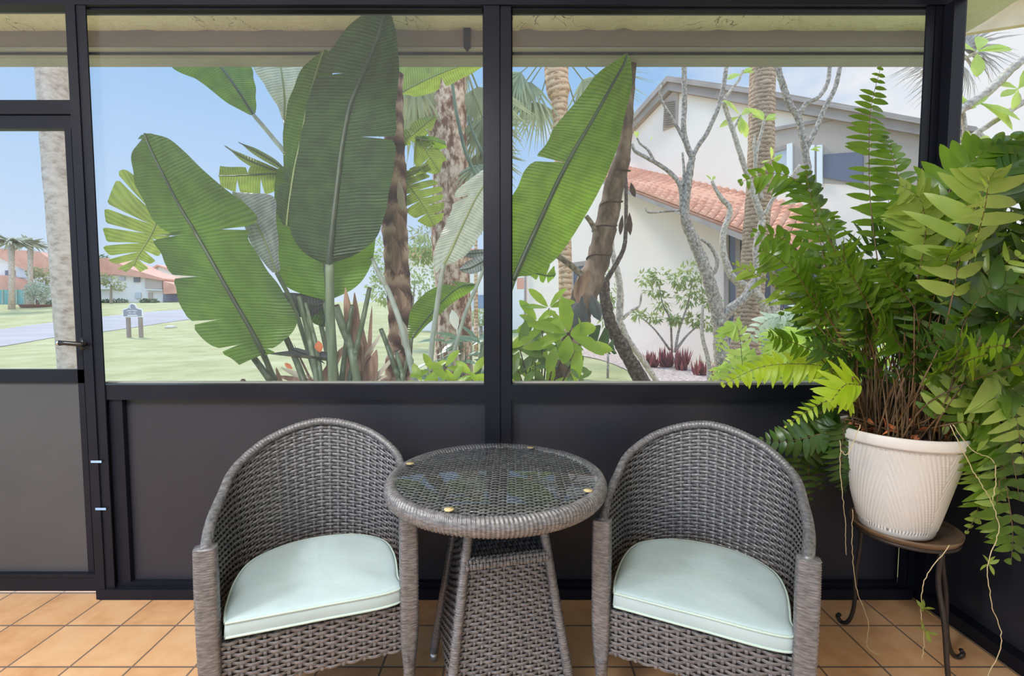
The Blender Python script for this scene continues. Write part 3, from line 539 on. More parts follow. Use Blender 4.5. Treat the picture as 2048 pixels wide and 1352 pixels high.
for k, ((c, rz), lab) in enumerate(((LC, 'mint green piped seat cushion on the armchair left of the table'), (RC, 'mint green piped seat cushion on the armchair nearest the potted fern'))):
    if k == 0:
        cu = cm.build('seat_cushion', MAT['cushion']); cu['category'] = 'cushion'; cu['group'] = 'mint cushions on the armchairs'
        for pp in (p1, p2):
            MB().tube(pp, .0034, 8, cap=False).build('piping', MAT['piping'], cu)
    else: cu = copy_tree(cu)
    l = chair_loc(c, rz); cu.location = (l[0], l[1], .372); cu.rotation_euler = (0, 0, rz); cu['label'] = lab

def bistro_table():
    cx, cy, zt = -.049, 1.452, .715; R = .312
    t = thing('bistro_table', 'round wicker bistro table with glass top and flared woven base', 'table', (cx, cy, 0))
    m = MB(); pitch = .0098; nr = int(2 * R / pitch); sp = .024
    for j in range(nr):
        y = -R + (j + .5) * 2 * R / nr; hx = math.sqrt(max(0, (R - .004) ** 2 - y * y))
        if hx < .02: continue
        k = max(4, int(2 * hx / (sp / 4))); rows = [[], [], [], []]
        for i in range(k + 1):
            x = -hx + 2 * hx * i / k; off = .0022 * max(-1, min(1, 1.5 * math.cos(PI * (x / sp + j))))
            for q, (dy, l) in enumerate(((-.43, -.0006), (-.2, .0006), (.2, .0006), (.43, -.0006))): rows[q].append((cx + x, cy + y + dy * pitch, zt - .010 + off + l))
        m.grid(rows)
    for i in range(-int(R / sp), int(R / sp) + 1):
        x = i * sp; hy = math.sqrt(max(0, (R - .006) ** 2 - x * x)); k = max(4, int(2 * hy / (pitch / 2))); rows = [[], []]
        for q in range(k + 1):
            y = -hy + 2 * hy * q / k; off = -.0022 * math.cos(PI * (i + (y + R) / pitch - .5))
            for w, dx in enumerate((-.0035, .0035)): rows[w].append((cx + x + dx, cy + y, zt - .010 + off))
        m.grid(rows)
    a = [(cx + (R - .002) * math.cos(2*PI*i/48), cy + (R - .002) * math.sin(2*PI*i/48), zt - .017) for i in range(48)]; m.add(a, [tuple(range(48))], 1)
    m.build('woven_top', WM, t)
    n = 900; k = 14; vs = []
    for i in range(n):
        a = 2 * PI * i / n; g = .0016 * math.cos(2 * PI * i / 5 * 1.0)
        for j in range(k):
            b = 2 * PI * j / k; aa = a + .02 * math.cos(b)
            rr = R + .006 + (.020 + g) * math.cos(b); zz = zt - .026 + (.0275 + g) * math.sin(b); vs.append((cx + rr * math.cos(aa), cy + rr * math.sin(aa), zz))
    fs = [(i*k+j, ((i+1)%n)*k+j, ((i+1)%n)*k+(j+1)%k, i*k+(j+1)%k) for i in range(n) for j in range(k)]
    MB().add(vs, fs).build('wrapped_rim', MAT['wicker'], t)
    gl = MB().lathe([(0, 0), (R - .002, 0), (R, .001), (R, .005), (R - .002, .006), (0, .006)], (cx, cy, zt + .0045), 120).build('glass_top', MAT['glass'], t)
    for (px, py) in ((820, 927), (1061, 895), (1176, 981), (898, 1019)):
        p = PZ(px, py, zt + .002); MB().lathe([(0, .001), (.009, .001), (.0125, .0018), (.0125, .0042), (0, .0042)], (p.x, p.y, zt - .0005), 20).build('spacer_disc', MAT['padwood'], gl)
    yaw = math.radians(13.7); bx, by = -.043, 1.452
    def loc(x, y, z): return (bx + x * math.cos(yaw) - y * math.sin(yaw), by + x * math.sin(yaw) + y * math.cos(yaw), z)
    hs = lambda z: .19 - .136 * z
    z0, z1 = .115, .50
    for k4 in range(4):
        a = k4 * PI / 2; f = lambda x, y, z: loc(x * math.cos(a) - y * math.sin(a), x * math.sin(a) + y * math.cos(a), z)
        h0, h1 = hs(z0) - .006, hs(z1) - .006
        m = MB(); weave(m, bilinear(f(-h0, -h0, z0), f(h0, -h0, z0), f(h1, -h1, z1), f(-h1, -h1, z1)), 13, 36, amp=.0028, wf=.80, sf=.30, back=-.005); m.build('base_panel', WM, t)
        m = MB(); hb, ht = hs(0), hs(.675); wrapped(m, [f(-hb, -hb, .03), f(-ht, -ht, .675)], [.0145, .0145], pitch=.0065); lg = m.build('leg', MAT['wicker'], t)
        q = f(-hb, -hb, 0); MB().lathe([(0, 0), (.0125, 0), (.0125, .03), (0, .03)], q, 14).build('foot_cap', MAT['metalcap'], lg)
    h = hs(.51) + .006; m = MB()
    def SH(u, v):
        u = np.asarray(u); v = np.asarray(v); t = np.clip((v - .78) / .22, 0, 1)          # flat top, rolled front edge
        yl = h - np.clip(v / .78, 0, 1) * (2 * h) - .012 * np.sin(t * PI / 2); zl = .520 - .030 * (1 - np.cos(t * PI / 2)); xl = (1 - 2 * u) * h
        return np.stack([bx + xl * math.cos(yaw) - yl * math.sin(yaw), by + xl * math.sin(yaw) + yl * math.cos(yaw), zl], -1)
    weave(m, SH, 26, 12, amp=.0022, wf=.80, sf=.60, back=-.005); m.build('shelf', WM, t)
bistro_table()

# ================================================================ plant stand and fern pot
PC = (1.352, 1.60); QC = (1.322, 1.60); SZ = .462
def plant_stand():
    t = thing('plant_stand', 'wrought iron plant stand under the white fern pot', 'plant stand', (PC[0], PC[1], 0))
    MB().lathe([(0, .004), (.138, .004), (.146, .011), (.152, .022), (.154, .024), (.152, .014), (.144, .001), (.128, -.006), (0, -.006)], (PC[0], PC[1], SZ), 64).build('saucer', MAT['dish'], t)
    r = [(PC[0] + .142 * math.cos(2*PI*i/64), PC[1] + .142 * math.sin(2*PI*i/64), SZ - .004) for i in range(65)]
    MB().tube(r, .0065, 8, cap=False).build('ring', MAT['standmetal'], t)
    for foot in (G2(1690, 1252), G2(1908, 1318), Vector((1.355, 1.385, 0))):
        d = Vector((foot[0] - PC[0], foot[1] - PC[1], 0)).normalized(); top = Vector((PC[0], PC[1], SZ - .006)) + d * .142
        f0 = Vector((foot[0], foot[1], .008))
        pts = [top, top + Vector((0, 0, -.10)) - d * .004, top.lerp(f0, .5) - d * .012, f0 + Vector((0, 0, .09)) - d * .03, f0 + Vector((0, 0, .02)) - d * .012, f0 + d * .012, f0 + d * .03 + Vector((0, 0, .012)), f0 + d * .022 + Vector((0, 0, .026))]
        MB().tube(catmull([tuple(p) for p in pts], 40), .0072, 8).build('leg', MAT['standmetal'], t)
def G2(px, py): return PZ(px, py, 0)
plant_stand()
# ================================================================ ground outside
def gz(Y):
    t = max(0.0, min(1.0, (Y - 20) / 40)); return GZ + 2.35 * t * t * (3 - 2 * t)
def GR(px, py):
    """where the sight line through a pixel meets the lawn"""
    y0, y1 = 2.5, 75.0
    for _ in range(60):
        ym = (y0 + y1) / 2
        if P(px, py, ym).z > gz(ym): y0 = ym
        else: y1 = ym
    p = P(px, py, y0); p.z = gz(y0); return p
rows = []
for i in range(60):
    Y = 2.04 + (i / 59) ** 2.2 * 88
    rows.append([(x * (14 + Y * 1.6), Y, gz(Y)) for x in [q / 24 - 1 for q in range(49)]])
o = MB().grid(rows).build('lawn_ground', MAT['grass']); o['kind'] = 'structure'
o = MB().add([(-30, -14, GZ), (30, -14, GZ), (30, 2.04, GZ), (-30, 2.04, GZ)], [(0, 1, 2, 3)]).build('garden_ground', MAT['grass'], None, False); o['kind'] = 'structure'
def ground_patch(name, top, bot, mat, n=24, lift=.02):
    A = catmull(top, n); B = catmull(bot, n); rows = []
    for k in range(7):
        f = k / 6; r = []
        for a, b in zip(A, B):
            p = GR(a[0] + (b[0] - a[0]) * f, a[1] + (b[1] - a[1]) * f); r.append((p.x, p.y, p.z + lift))
        rows.append(r)
    o = MB().grid(rows).build(name, mat); o['kind'] = 'structure'; return o
ground_patch('road', [(-140, 680), (0, 659), (150, 640), (290, 625), (362, 619.5), (420, 614)], [(-140, 712), (0, 694), (130, 672), (220, 662), (365, 641), (430, 634)], MAT['road'])
ground_patch('mulch_path', [(1120, 688), (1200, 692), (1262, 696), (1350, 715), (1480, 738), (1900, 800)], [(1120, 706), (1190, 718), (1240, 735), (1300, 765), (1400, 800), (1700, 900)], MAT['mulch'])

# ================================================================ small leaf helpers
def leaf(mb, base, d, nrm, L, W, droop=.15, mi=0, fold=.18, prof=((0, .06), (.22, .62), (.5, 1), (.78, .72), (1, .02)), curl=0):
    d = d.normalized(); nrm = (nrm - d * nrm.dot(d))
    if nrm.length < 1e-4: nrm = d.orthogonal()
    nrm.normalize(); s = d.cross(nrm); vs = []
    for t, w in prof:
        c = base + d * (L * t) - nrm * (droop * L * t * t)
        h = W * .5 * w
        vs += [c - s * h + nrm * (fold * h), c, c + s * h + nrm * (fold * h)]
    k = len(prof); fs = []
    for i in range(k - 1):
        a = i * 3; fs += [(a, a + 1, a + 4, a + 3), (a + 1, a + 2, a + 5, a + 4)]
    mb.add(vs, fs, mi)
def rv(s=1.0): return Vector((rnd.uniform(-s, s), rnd.uniform(-s, s), rnd.uniform(-s, s)))
def cloud_leaves(mb, c, r, n, L, W, mi=0):
    """many separate small leaves through an ellipsoid, more towards its surface"""
    for _ in range(n):
        while True:
            q = rv()
            if q.length < 1 and rnd.random() < .25 + q.length: break
        p = c + Vector((q.x * r[0], q.y * r[1], q.z * r[2]))
        d = (q + rv(.8) + Vector((0, 0, -.2)))
        leaf(mb, p, d, Vector((0, 0, 1)) + rv(.8), L * rnd.uniform(.6, 1.2), W * rnd.uniform(.7, 1.2), .2, mi, prof=((0, .1), (.4, 1), (1, .05)))
def pix_tube(mb, pts, Y, w0, w1, n=8, mi=0, k=None, bump=0, bf=8, cap=True):
    """pts [(px,py[,dY])...] ; widths in pixels"""
    P3 = [(p[0], p[1], Y + (p[2] if len(p) > 2 else 0)) for p in pts]
    k = k or max(6, 5 * len(pts)); q = catmull(P3, k)
    mb.tube([P(*p) for p in q], [pxw(w0 + (w1 - w0) * i / (k - 1), p[2]) / 2 for i, p in enumerate(q)], n, mi, bump=bump, bf=bf, cap=cap)

# ================================================================ bird of paradise
def blade(parent, st, Y0, Y1, mat, fold=(.05, .05), slitL=(), slitR=(), K=72, M=8, rib=(2.5, 7), ribmat='midrib', stem=None, stemw=(10, 14), stemmat='stalk', stemY=None, ripple=.006, arch=.03, name='leaf', gap=7, cs=.25, label=None, ground=None):
    """st: tip-to-base stations (mid, left edge, right edge) in picture pixels, laid at depth Y0 (tip) .. Y1 (base), the halves folded away by fold metres"""
    S = catmull(st, K); m = MB(); mids = []
    for i, s in enumerate(S): mids.append(P(s[0], s[1], Y0 + (Y1 - Y0) * i / (K - 1)))
    L = [0.0]
    for i in range(1, K): L.append(L[-1] + (mids[i] - mids[i - 1]).length)
    for side in (0, 1):
        slits = sorted(slitL if side == 0 else slitR); cuts = [0] + [max(1, min(K - 2, int(t * (K - 1)))) for t in slits] + [K - 1]
        for a, b in zip(cuts[:-1], cuts[1:]):
            if b <= a: continue
            rowsv = []; uvs = []
            for i in range(a, b + 1):
                s = S[i]; Y = Y0 + (Y1 - Y0) * i / (K - 1)
                ex, ey = (s[2], s[3]) if side == 0 else (s[4], s[5])
                mx_, my_ = s[0], s[1]
                j = min(i + 1, K - 1); h = max(i - 1, 0); tx, ty = S[j][0] - S[h][0], S[j][1] - S[h][1]; tl = math.hypot(tx, ty) or 1; tx /= tl; ty /= tl
                E = P(ex, ey, Y + fold[side]); r = []
                Wd = (E - mids[i]).length
                sh = 0.0
                if a > 0: sh += gap * max(0, 1 - (i - a) / max(3, (b - a) * .5))
                if b < K - 1: sh -= gap * max(0, 1 - (b - i) / max(3, (b - a) * .5))
                sh3 = (P(mx_ + tx * sh, my_ + ty * sh, Y) - mids[i]) if sh else Vector()
                endf = 1.0
                if a > 0 and i == a: endf = .93
                if b < K - 1 and i == b: endf = .95
                for c in range(M + 1):
                    f = c / M * endf; p = mids[i].lerp(E, f)
                    p = p + sh3 * max(0, (f - cs) / (1 - cs))
                    p.y += arch * Wd * 4 * math.sin(PI * min(1, f)) * (1 if side == 0 else .6) * -.25 + ripple * f * math.sin(L[i] * 34 + side * 1.7 + a) + .004 * noise.noise((L[i] * 6, f * 3, a))
                    r.append(p); uvs.append(((-f if side == 0 else f), L[i] + f * .12 * Wd))
                rowsv.append(r)
            m.grid(rowsv, 0, uvs)
    o = m.build(name, MAT[mat], parent)
    if label: o['label'] = label
    rb = MB(); rr = [pxw(rib[0] + (rib[1] - rib[0]) * (i / (K - 1)) ** .8, 3) / 2 for i in range(K)]
    rb.tube([p + Vector((0, -.004, 0)) for p in mids], rr, 6); rb.build('midrib', MAT[ribmat], o)
    if stem:
        sb = MB(); yy = stemY or (Y1, Y1 + .2)
        pts = [(x, y, yy[0] + (yy[1] - yy[0]) * i / max(1, len(stem) - 1)) for i, (x, y) in enumerate(stem)]
        q = [P(*p) for p in catmull(pts, 5 * len(pts))]
        if ground: q += [q[-1].lerp(Vector(ground), t) for t in (.4, .8, 1)]
        sb.tube(q, [pxw(stemw[0] + (stemw[1] - stemw[0]) * min(1, i / (5 * len(pts))), 3) / 2 for i in range(len(q))], 9); sb.build('leaf_stalk', MAT[stemmat], o)
    return o
BASE = P(690, 900, 3.1); BASE.z = GZ
bop = thing('bird_of_paradise', 'giant bird of paradise clump with huge paddle leaves outside the left screen', 'plant', (BASE.x, BASE.y, GZ))
def gb(dx=0, dy=0): return (BASE.x + dx, BASE.y + dy, GZ - .02)
A_ = [(776,2,772,2,780,2),(769,23,727,26,781,23),(757,70,686,66,791,60),(739,118,650,118,797,112),(722,158,626,165,797,160),(700,213,612,222,791,210),(684,295,596,300,792,300),(675,370,584,380,780,375),(668,430,577,430,768,435),(663,480,588,480,750,478),(660,510,614,510,715,508),(659,529,655,530,664,526)]
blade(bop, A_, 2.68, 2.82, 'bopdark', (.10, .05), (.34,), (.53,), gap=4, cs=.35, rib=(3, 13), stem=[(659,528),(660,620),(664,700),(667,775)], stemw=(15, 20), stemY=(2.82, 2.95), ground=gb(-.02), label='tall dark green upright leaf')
B1 = [(649,99,646,100,655,100),(636,135,606,135,664,140),(616,210,576,208,668,213),(601,284,565,284,660,284),(588,345,566,338,650,345),(577,420,552,405,640,420),(574,452,566,450,600,455)]
blade(bop, B1, 2.92, 2.98, 'bop', (.06, .04), (.72,), rib=(2, 4), ribmat='midrib_pale')
B2 = [(642,330,552,338,720,330),(643,390,549,380,745,390),(645,440,544,440,752,450),(648,490,542,490,750,490),(651,540,549,540,738,540),(654,575,580,578,708,576),(656,602,650,601,662,600)]
blade(bop, B2, 3.0, 3.04, 'bop', (.04, .06), (), (), rib=(3, 8), stem=[(656,600),(656,680),(661,775)], stemw=(10, 13), ground=gb(-.04, .1))
C_ = [(290,267,282,272,300,266),(299,292,263,305,342,280),(325,345,267,355,388,322),(352,398,288,405,440,370),(374,436,316,452,492,410),(386,455,340,470,516,441),(394,470,306,478,495,470),(420,515,326,515,525,525),(448,565,346,565,560,575),(475,612,366,620,592,632),(500,655,402,675,590,662),(519,690,455,712,555,697),(528,708,478,730,530,712)]
blade(bop, C_, 2.70, 2.86, 'bop', (.05, .02), (.04, .50, .66, .80, .90), (.47, .93), gap=5, cs=.45, rib=(3, 9), stem=[(500,655),(521,694),(538,735),(553,775)], stemw=(9, 12), stemmat='stalkdark', ground=gb(-.20), label='broad torn leaf leaning left')
D_ = [(318,392,300,380,330,398),(316,425,246,342,335,425),(312,450,213,405,336,455),(303,470,208,452,338,478),(290,492,212,500,318,510),(276,514,228,528,302,530),(268,532,252,545,282,545)]
blade(bop, D_, 3.02, 3.05, 'bopyellow', (.02, .02), (.22, .36, .50, .63, .76, .88), (.55, .72, .86), gap=5, cs=.12, rib=(4, 2), ribmat='midrib_pale', stem=[(318,392),(360,430),(430,520),(520,700),(560,775)], stemw=(6, 10), label='small yellow-green leaf torn into strips')
E_ = [(340,38,338,40,345,38),(388,80,340,128,440,60),(430,120,392,158,496,122),(458,155,422,180,508,158),(482,190,455,206,512,190),(508,231,500,230,512,226)]
blade(bop, E_, 3.55, 3.42, 'bop', (.04, .05), (), (), rib=(3, 6), stem=[(508,231),(545,275),(578,322),(610,430),(650,600),(676,780)], stemw=(9, 13), stemY=(3.42, 3.2), stemmat='stalkpale')
F_ = [(545,40,540,42,552,40),(556,100,504,118,606,100),(566,160,530,172,606,160),(570,205,556,215,598,205),(569,240,565,240,574,238)]
blade(bop, F_, 3.5, 3.4, 'boppale', (.03, .04), (), (), rib=(3, 5), ribmat='midrib_pale', stem=[(569,240),(580,330),(610,500),(670,780)], stemw=(7, 11), stemY=(3.4, 3.2))
for gs, w in (([(450,292,449,291,453,292),(480,312,478,305,484,322),(520,330,519,322,522,342),(566,345,565,342,567,348)], 0), ([(478,285,477,284,480,286),(510,302,512,297,508,309),(545,322,548,317,543,330),(570,340,571,337,569,343)], 0), ([(438,352,440,332,440,372),(470,352,470,334,472,384),(505,350,505,334,508,390),(540,348,540,338,545,384),(572,350,571,345,573,356)], 1)):
    blade(bop, gs, 3.15, 3.1, 'bopyellow', (.03, .05), (.45,) if w else (), (.3, .62) if w else (), K=40, M=5, gap=5, cs=.2, rib=(2, 4), **(dict(stem=[(572,350),(600,400),(640,560),(672,780)], stemw=(6, 10)) if w else {}))
H_ = [(468,384,464,384,480,384),(490,408,466,400,545,392),(512,445,486,448,552,425),(534,490,512,505,556,480),(553,545,545,545,560,540)]
blade(bop, H_, 2.98, 3.02, 'bopgrey', (.0, .02), (), (), rib=(2, 3), ribmat='midrib_pale', stem=[(553,545),(590,620),(640,780)], stemw=(8, 11))
M_ = [(546,580,546,576,548,586),(570,606,560,584,572,624),(595,612,592,586,598,634),(622,612,622,590,624,632),(648,606,646,600,648,616)]
blade(bop, M_, 3.1, 3.14, 'navy', (.0, .02), rib=(2, 3), stem=[(648,606),(660,680),(664,780)], stemw=(6, 9))
M2 = [(608,602,606,600,610,604),(628,622,616,606,622,640),(646,632,644,612,640,652),(668,640,666,622,660,655)]
blade(bop, M2, 3.16, 3.18, 'bopdark', (.0, .02), rib=(2, 3))
I_ = [(1254,108,1250,108,1258,109),(1247,130,1226,124,1262,128),(1230,160,1193,150,1263,178),(1205,205,1150,206,1250,228),(1178,252,1108,256,1240,278),(1150,298,1090,292,1223,328),(1125,345,1053,335,1200,378),(1110,375,1036,372,1180,415),(1083,435,1005,424,1147,470),(1060,485,992,485,1112,517),(1040,530,1000,535,1070,548),(1027,560,1020,560,1036,553)]
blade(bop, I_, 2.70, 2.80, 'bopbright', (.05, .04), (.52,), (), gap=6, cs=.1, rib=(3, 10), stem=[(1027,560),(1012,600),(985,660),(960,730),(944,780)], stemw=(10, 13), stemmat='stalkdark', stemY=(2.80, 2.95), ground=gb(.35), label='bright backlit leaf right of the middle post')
J_ = [(1002,318,996,316,1008,324),(975,360,915,380,1000,390),(950,400,906,415,985,432),(928,445,885,462,962,468),(908,488,868,505,934,508),(897,512,872,546,914,522),(887,530,884,530,891,530)]
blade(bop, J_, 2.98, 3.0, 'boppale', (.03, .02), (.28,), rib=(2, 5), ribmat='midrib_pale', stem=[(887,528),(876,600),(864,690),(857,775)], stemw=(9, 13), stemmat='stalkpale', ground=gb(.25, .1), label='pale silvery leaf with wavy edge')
K_ = [(950,569,946,566,952,574),(925,572,905,564,934,588),(900,588,862,578,905,606),(870,618,826,612,878,630),(846,648,816,650,852,652),(824,678,818,680,830,676)]
blade(bop, K_, 3.35, 3.3, 'bopbright', (.03, .02), (.25,), rib=(2, 4), stem=[(824,678),(812,730),(800,790)], stemw=(6, 9), ground=gb(.2, .2))
L_ = [(920,540,918,538,924,544),(940,536,932,524,944,548),(962,525,955,514,965,540),(985,512,980,508,986,520)]
blade(bop, L_, 3.1, 3.12, 'bopgrey', (.0, .02), rib=(2, 3), stem=[(972,528),(950,580),(931,626),(912,690),(896,750)], stemw=(7, 10), stemmat='stalkpale', ground=gb(.3, .05))
L2 = [(926,508,924,506,928,512),(945,507,944,500,946,517),(975,505,975,498,976,515)]
blade(bop, L2, 3.14, 3.14, 'bopgrey', (0, .01), rib=(2, 2))
# cut leaf stalks
for pts, w0, w1, mt, dx in (([(502,708),(524,738),(548,772)],12,14,'stalkdark',-.25), ([(539,604),(565,660),(592,720),(611,772)],10,14,'stalkdark',-.12), ([(598,593),(612,650),(624,700),(636,772)],9,13,'stalk',-.1),
        ([(611,606),(622,650),(634,700),(644,772)],7,10,'stalk',-.08), ([(704,612),(696,660),(688,720),(682,772)],8,12,'stalkdark',.0), ([(739,577),(726,640),(712,700),(696,772)],9,12,'stalkdark',.03),
        ([(711,700),(710,735),(709,772)],8,9,'stalk',.05), ([(762,659),(776,695),(790,735),(803,772)],9,12,'stalkdark',.12), ([(792,702),(801,735),(809,772)],8,10,'stalk',.14),
        ([(744,517),(760,552),(778,585),(803,653),(820,720),(833,772)],8,14,'stalkpale',.16), ([(972,684),(960,724),(945,772)],12,13,'stalkdark',.34), ([(671,612),(686,655),(702,700),(716,772)],16,16,'stalk',.05), ([(486,762),(494,772)],10,10,'sheath',-.28)):
    mb = MB(); q = [P(x, y, 2.98 + .03 * rnd.random()) for x, y in catmull(pts, 5 * len(pts))]
    g = Vector(gb(dx, rnd.uniform(-.1, .1))); k = len(q); q += [q[-1].lerp(g, .5), g]
    mb.tube(q, [pxw(w0 + (w1 - w0) * min(1, i / k), 3) / 2 for i in range(len(q))], 9); so = mb.build('cut_stalk', MAT[mt], bop)
    d = (q[0] - q[1]).normalized(); MB().tube([q[0] - d * .001, q[0] + d * .006], pxw(w0, 3) / 2 * .92, 9).build('cut_end', MAT['cut'], so)
# dry sheaths fanning out of the clump
for (b, t, w, mt) in (((716,760),(690,575),26,'sheath'),((722,760),(712,585),22,'sheath'),((735,765),(745,612),10,'sheath'),((640,768),(560,735),14,'husk'),((650,772),(556,752),16,'sheath'),((700,770),(765,660),12,'husk'),((705,772),(775,752),14,'husk'),((690,772),(748,700),12,'sheath'),((630,775),(586,690),5,'sheath'),((735,775),(800,700),10,'husk'),((715,775),(730,690),30,'sheath'),((740,775),(752,700),26,'sheath'),((565,772),(552,735),10,'sheath'),((640,775),(690,690),22,'sheath')):
    mb = MB(); a, c = P(b[0], b[1], 3.12), P(t[0], t[1], 3.10 + rnd.uniform(-.05, .05))
    leaf(mb, a, c - a, Vector((0, -1, .2)), (c - a).length, pxw(w, 3.1), rnd.uniform(-.05, .1), fold=.5, prof=((0, .8), (.3, 1), (.6, .85), (.85, .5), (1, .08))); mb.build('dry_sheath', MAT[mt], bop)
mb = MB(); mb.tube([P(715, 765, 3.2), P(712, 700, 3.2), P(715, 640, 3.2)], [.10, .075, .03], 12, bump=.3, bf=12); mb.tube([P(715, 765, 3.2), Vector(gb(0, .1))], .11, 12); mb.build('leaf_crown_stem', MAT['sheath'], bop)
# the flower: dark beak-like spathes and an orange sepal
mb = MB(); a = P(655, 722, 3.0); c = P(536, 708, 2.92); leaf(mb, a, c - a, Vector((0, -.3, 1)), (c - a).length, .10, .0, fold=.9, prof=((0, .9), (.3, 1), (.6, .7), (.85, .3), (1, .02)))
a = P(650, 728, 3.0); c = P(575, 692, 2.96); leaf(mb, a, c - a, Vector((0, -.3, 1)), (c - a).length, .05, .05, fold=.9); fo = mb.build('flower_spathe', MAT['navy'], bop)
mb = MB(); a = P(640, 705, 2.97); c = P(636, 680, 2.96); leaf(mb, a, c - a, Vector((0, -1, .1)), .075, .055, .1, fold=.3); a = P(585, 738, 2.97); leaf(mb, a, Vector((-.6, -.1, .5)), Vector((0, -1, .2)), .06, .03, .1); mb.build('sepal', MAT['orange'], fo)

def trunk(mb, pts, Y, n=16, bump=.05, bf=9, ridge=0, k=None, dY=0):
    """pts [(px,py,width px)] top to bottom; the last stretch carries on to the ground"""
    k = k or 14 * len(pts); q = catmull(pts, k)
    V = [P(x, y, Y + dY * i / k) for i, (x, y, w) in enumerate(q)]; R = [pxw(w, Y) / 2 for x, y, w in q]
    d = (V[-1] - V[-4]).normalized(); g = gz(Y) - .05
    if V[-1].z > g:
        tl = (V[-1].z - g) / max(.3, -d.z); steps = max(2, int(tl / .08)); b = V[-1].copy(); r = R[-1]
        for i in range(1, steps + 1): V.append(b + d * (tl * i / steps)); R.append(r * (1 + .12 * i / steps))
    if ridge:
        acc = 0
        for i in range(len(V)):
            acc += (V[i] - V[i - 1]).length if i else 0
            R[i] *= 1 + ridge * (1 - ((acc / .16) % 1.0)) 
    mb.tube(V, R, n, bump=bump, bf=bf); return V[-1]
def tree_thing(name, label, cat, base, **kw): return thing(name, label, cat, (base.x, base.y, base.z), **kw)
def ringed(name, label, pts, Y, mat, scars=()):
    mb = MB(); b = trunk(mb, pts, Y, n=20, bump=.10, bf=14, ridge=.13, k=90)
    t = tree_thing(name, label, 'tree', b); mb.build('trunk', MAT[mat], t)
    for (x, y, w, tilt) in scars:                       # leaf-scar rings round the trunk
        c = P(x, y, Y); r = pxw(w, Y) / 2 * 1.13; ring = [c + Vector((r * math.cos(a), r * math.sin(a), tilt * r * math.cos(a) + .012 * math.sin(2 * a))) for a in [2 * PI * i / 24 for i in range(25)]]
        MB().tube(ring, .0055, 6, cap=False).build('leaf_scar', MAT['cut'], t)
    return t
t1 = ringed('ringed_tree', 'brown ringed trunk with papery husks rising just right of the paddle leaves', [(787,150,34),(787,250,36),(790,340,40),(789,440,46),(793,522,45),(800,604,46),(801,672,44),(797,740,52),(792,775,60)], 3.6, 'brownbark')
for (x, y, w, h) in ((783, 470, 30, 80), (790, 420, 36, 60), (795, 575, 30, 50), (803, 640, 24, 60), (797, 360, 16, 60)):
    mb = MB(); a = P(x, y, 3.5); leaf(mb, a, Vector((.12, -.05, -1)), Vector((0, -1, .1)), pxw(h, 3.5), pxw(w, 3.5), .05, fold=-.5); mb.build('husk', MAT['sheath' if w > 28 else 'husk'], t1)
N_ = [(985,118,984,116,986,122),(935,128,930,95,938,150),(880,148,872,100,884,176),(840,166,832,110,842,192),(810,182,800,120,812,190),(795,192,790,186,797,195)]
blade(t1, N_, 3.75, 3.7, 'bopyellow', (.05, .06), (.5,), (.4,), rib=(2, 4), ribmat='midrib_pale')
for st, sl, sr in (([(870,232,866,230,873,236),(850,250,842,236,862,262),(825,270,815,255,838,283),(800,285,794,276,806,292),(792,292,790,290,795,294)], (.5,), (.3, .6)),
        ([(892,290,890,282,894,294),(870,282,872,274,876,300),(848,280,850,272,850,290),(830,276,832,270,832,282)], (), (.5,)),
        ([(880,345,888,318,868,348),(862,318,893,318,840,340),(846,292,866,284,828,322),(838,275,846,272,830,280)], (.6,), (.4,)),
        ([(868,452,858,455,884,440),(858,430,836,442,888,420),(843,405,812,422,886,392),(828,385,802,398,882,372),(815,365,800,372,856,350),(803,350,800,352,830,332)], (.25, .45, .62, .8), (.2, .34, .48, .62, .76, .88)),
        ([(855,328,850,326,858,332),(835,340,826,334,850,350),(812,352,806,346,822,366),(798,362,796,358,802,368)], (.5,), (.5,))):
    blade(t1, st, 3.62, 3.6, 'bopyellow' if st[0][0] != 892 else 'bopbright', (.02, .02), sl, sr, K=40, M=5, gap=3, cs=.15, rib=(2, 3), ribmat='midrib_pale')
t2 = ringed('leaning_tree', 'leaning grey-brown ringed trunk behind the bright leaf, right of middle post', [(1264,120,17),(1258,190,19),(1252,260,23),(1244,320,30),(1231,361,36),(1219,420,40),(1208,465,42),(1197,520,43),(1181,560,48),(1166,600,48),(1158,645,40),(1136,690,46),(1115,752,36)], 3.3, 'greybark', ((1240,345,34,.2),(1222,408,39,.25),(1209,455,42,.2),(1198,512,43,.2),(1141,688,44,.2)))
for (x, y, w, h, dx, mt) in ((1163, 592, 46, 75, -.1, 'navy'), (1183, 590, 26, 55, .35, 'navy'), (1176, 540, 36, 70, -.3, 'sheath'), (1140, 660, 30, 60, -.15, 'cut'), (1118, 735, 34, 45, -.3, 'cut'), (1259, 425, 12, 45, .05, 'cut'), (1262, 365, 12, 30, .3, 'cut'), (1245, 430, 10, 40, -.1, 'cut')):
    mb = MB(); a = P(x, y, 3.2); leaf(mb, a, Vector((dx, -.05, -1)), Vector((0, -1, .1)), pxw(h, 3.2), pxw(w, 3.2), .05, fold=-.6); mb.build('husk', MAT[mt], t2)
Q_ = [(1232,704,1230,700,1234,708),(1212,694,1222,672,1226,708),(1192,688,1205,652,1216,708),(1172,680,1182,652,1205,705),(1158,676,1160,660,1180,690)]
blade(t2, Q_, 3.5, 3.5, 'bopdark', (.02, .03), (.25, .5, .75), (.3, .5, .7), K=40, M=5, gap=4, cs=.1, rib=(2, 3), ribmat='midrib_pale')
Q2 = [(1110,552,1112,548,1108,556),(1094,552,1106,532,1092,566),(1076,548,1090,525,1074,560),(1060,545,1062,540,1058,550)]
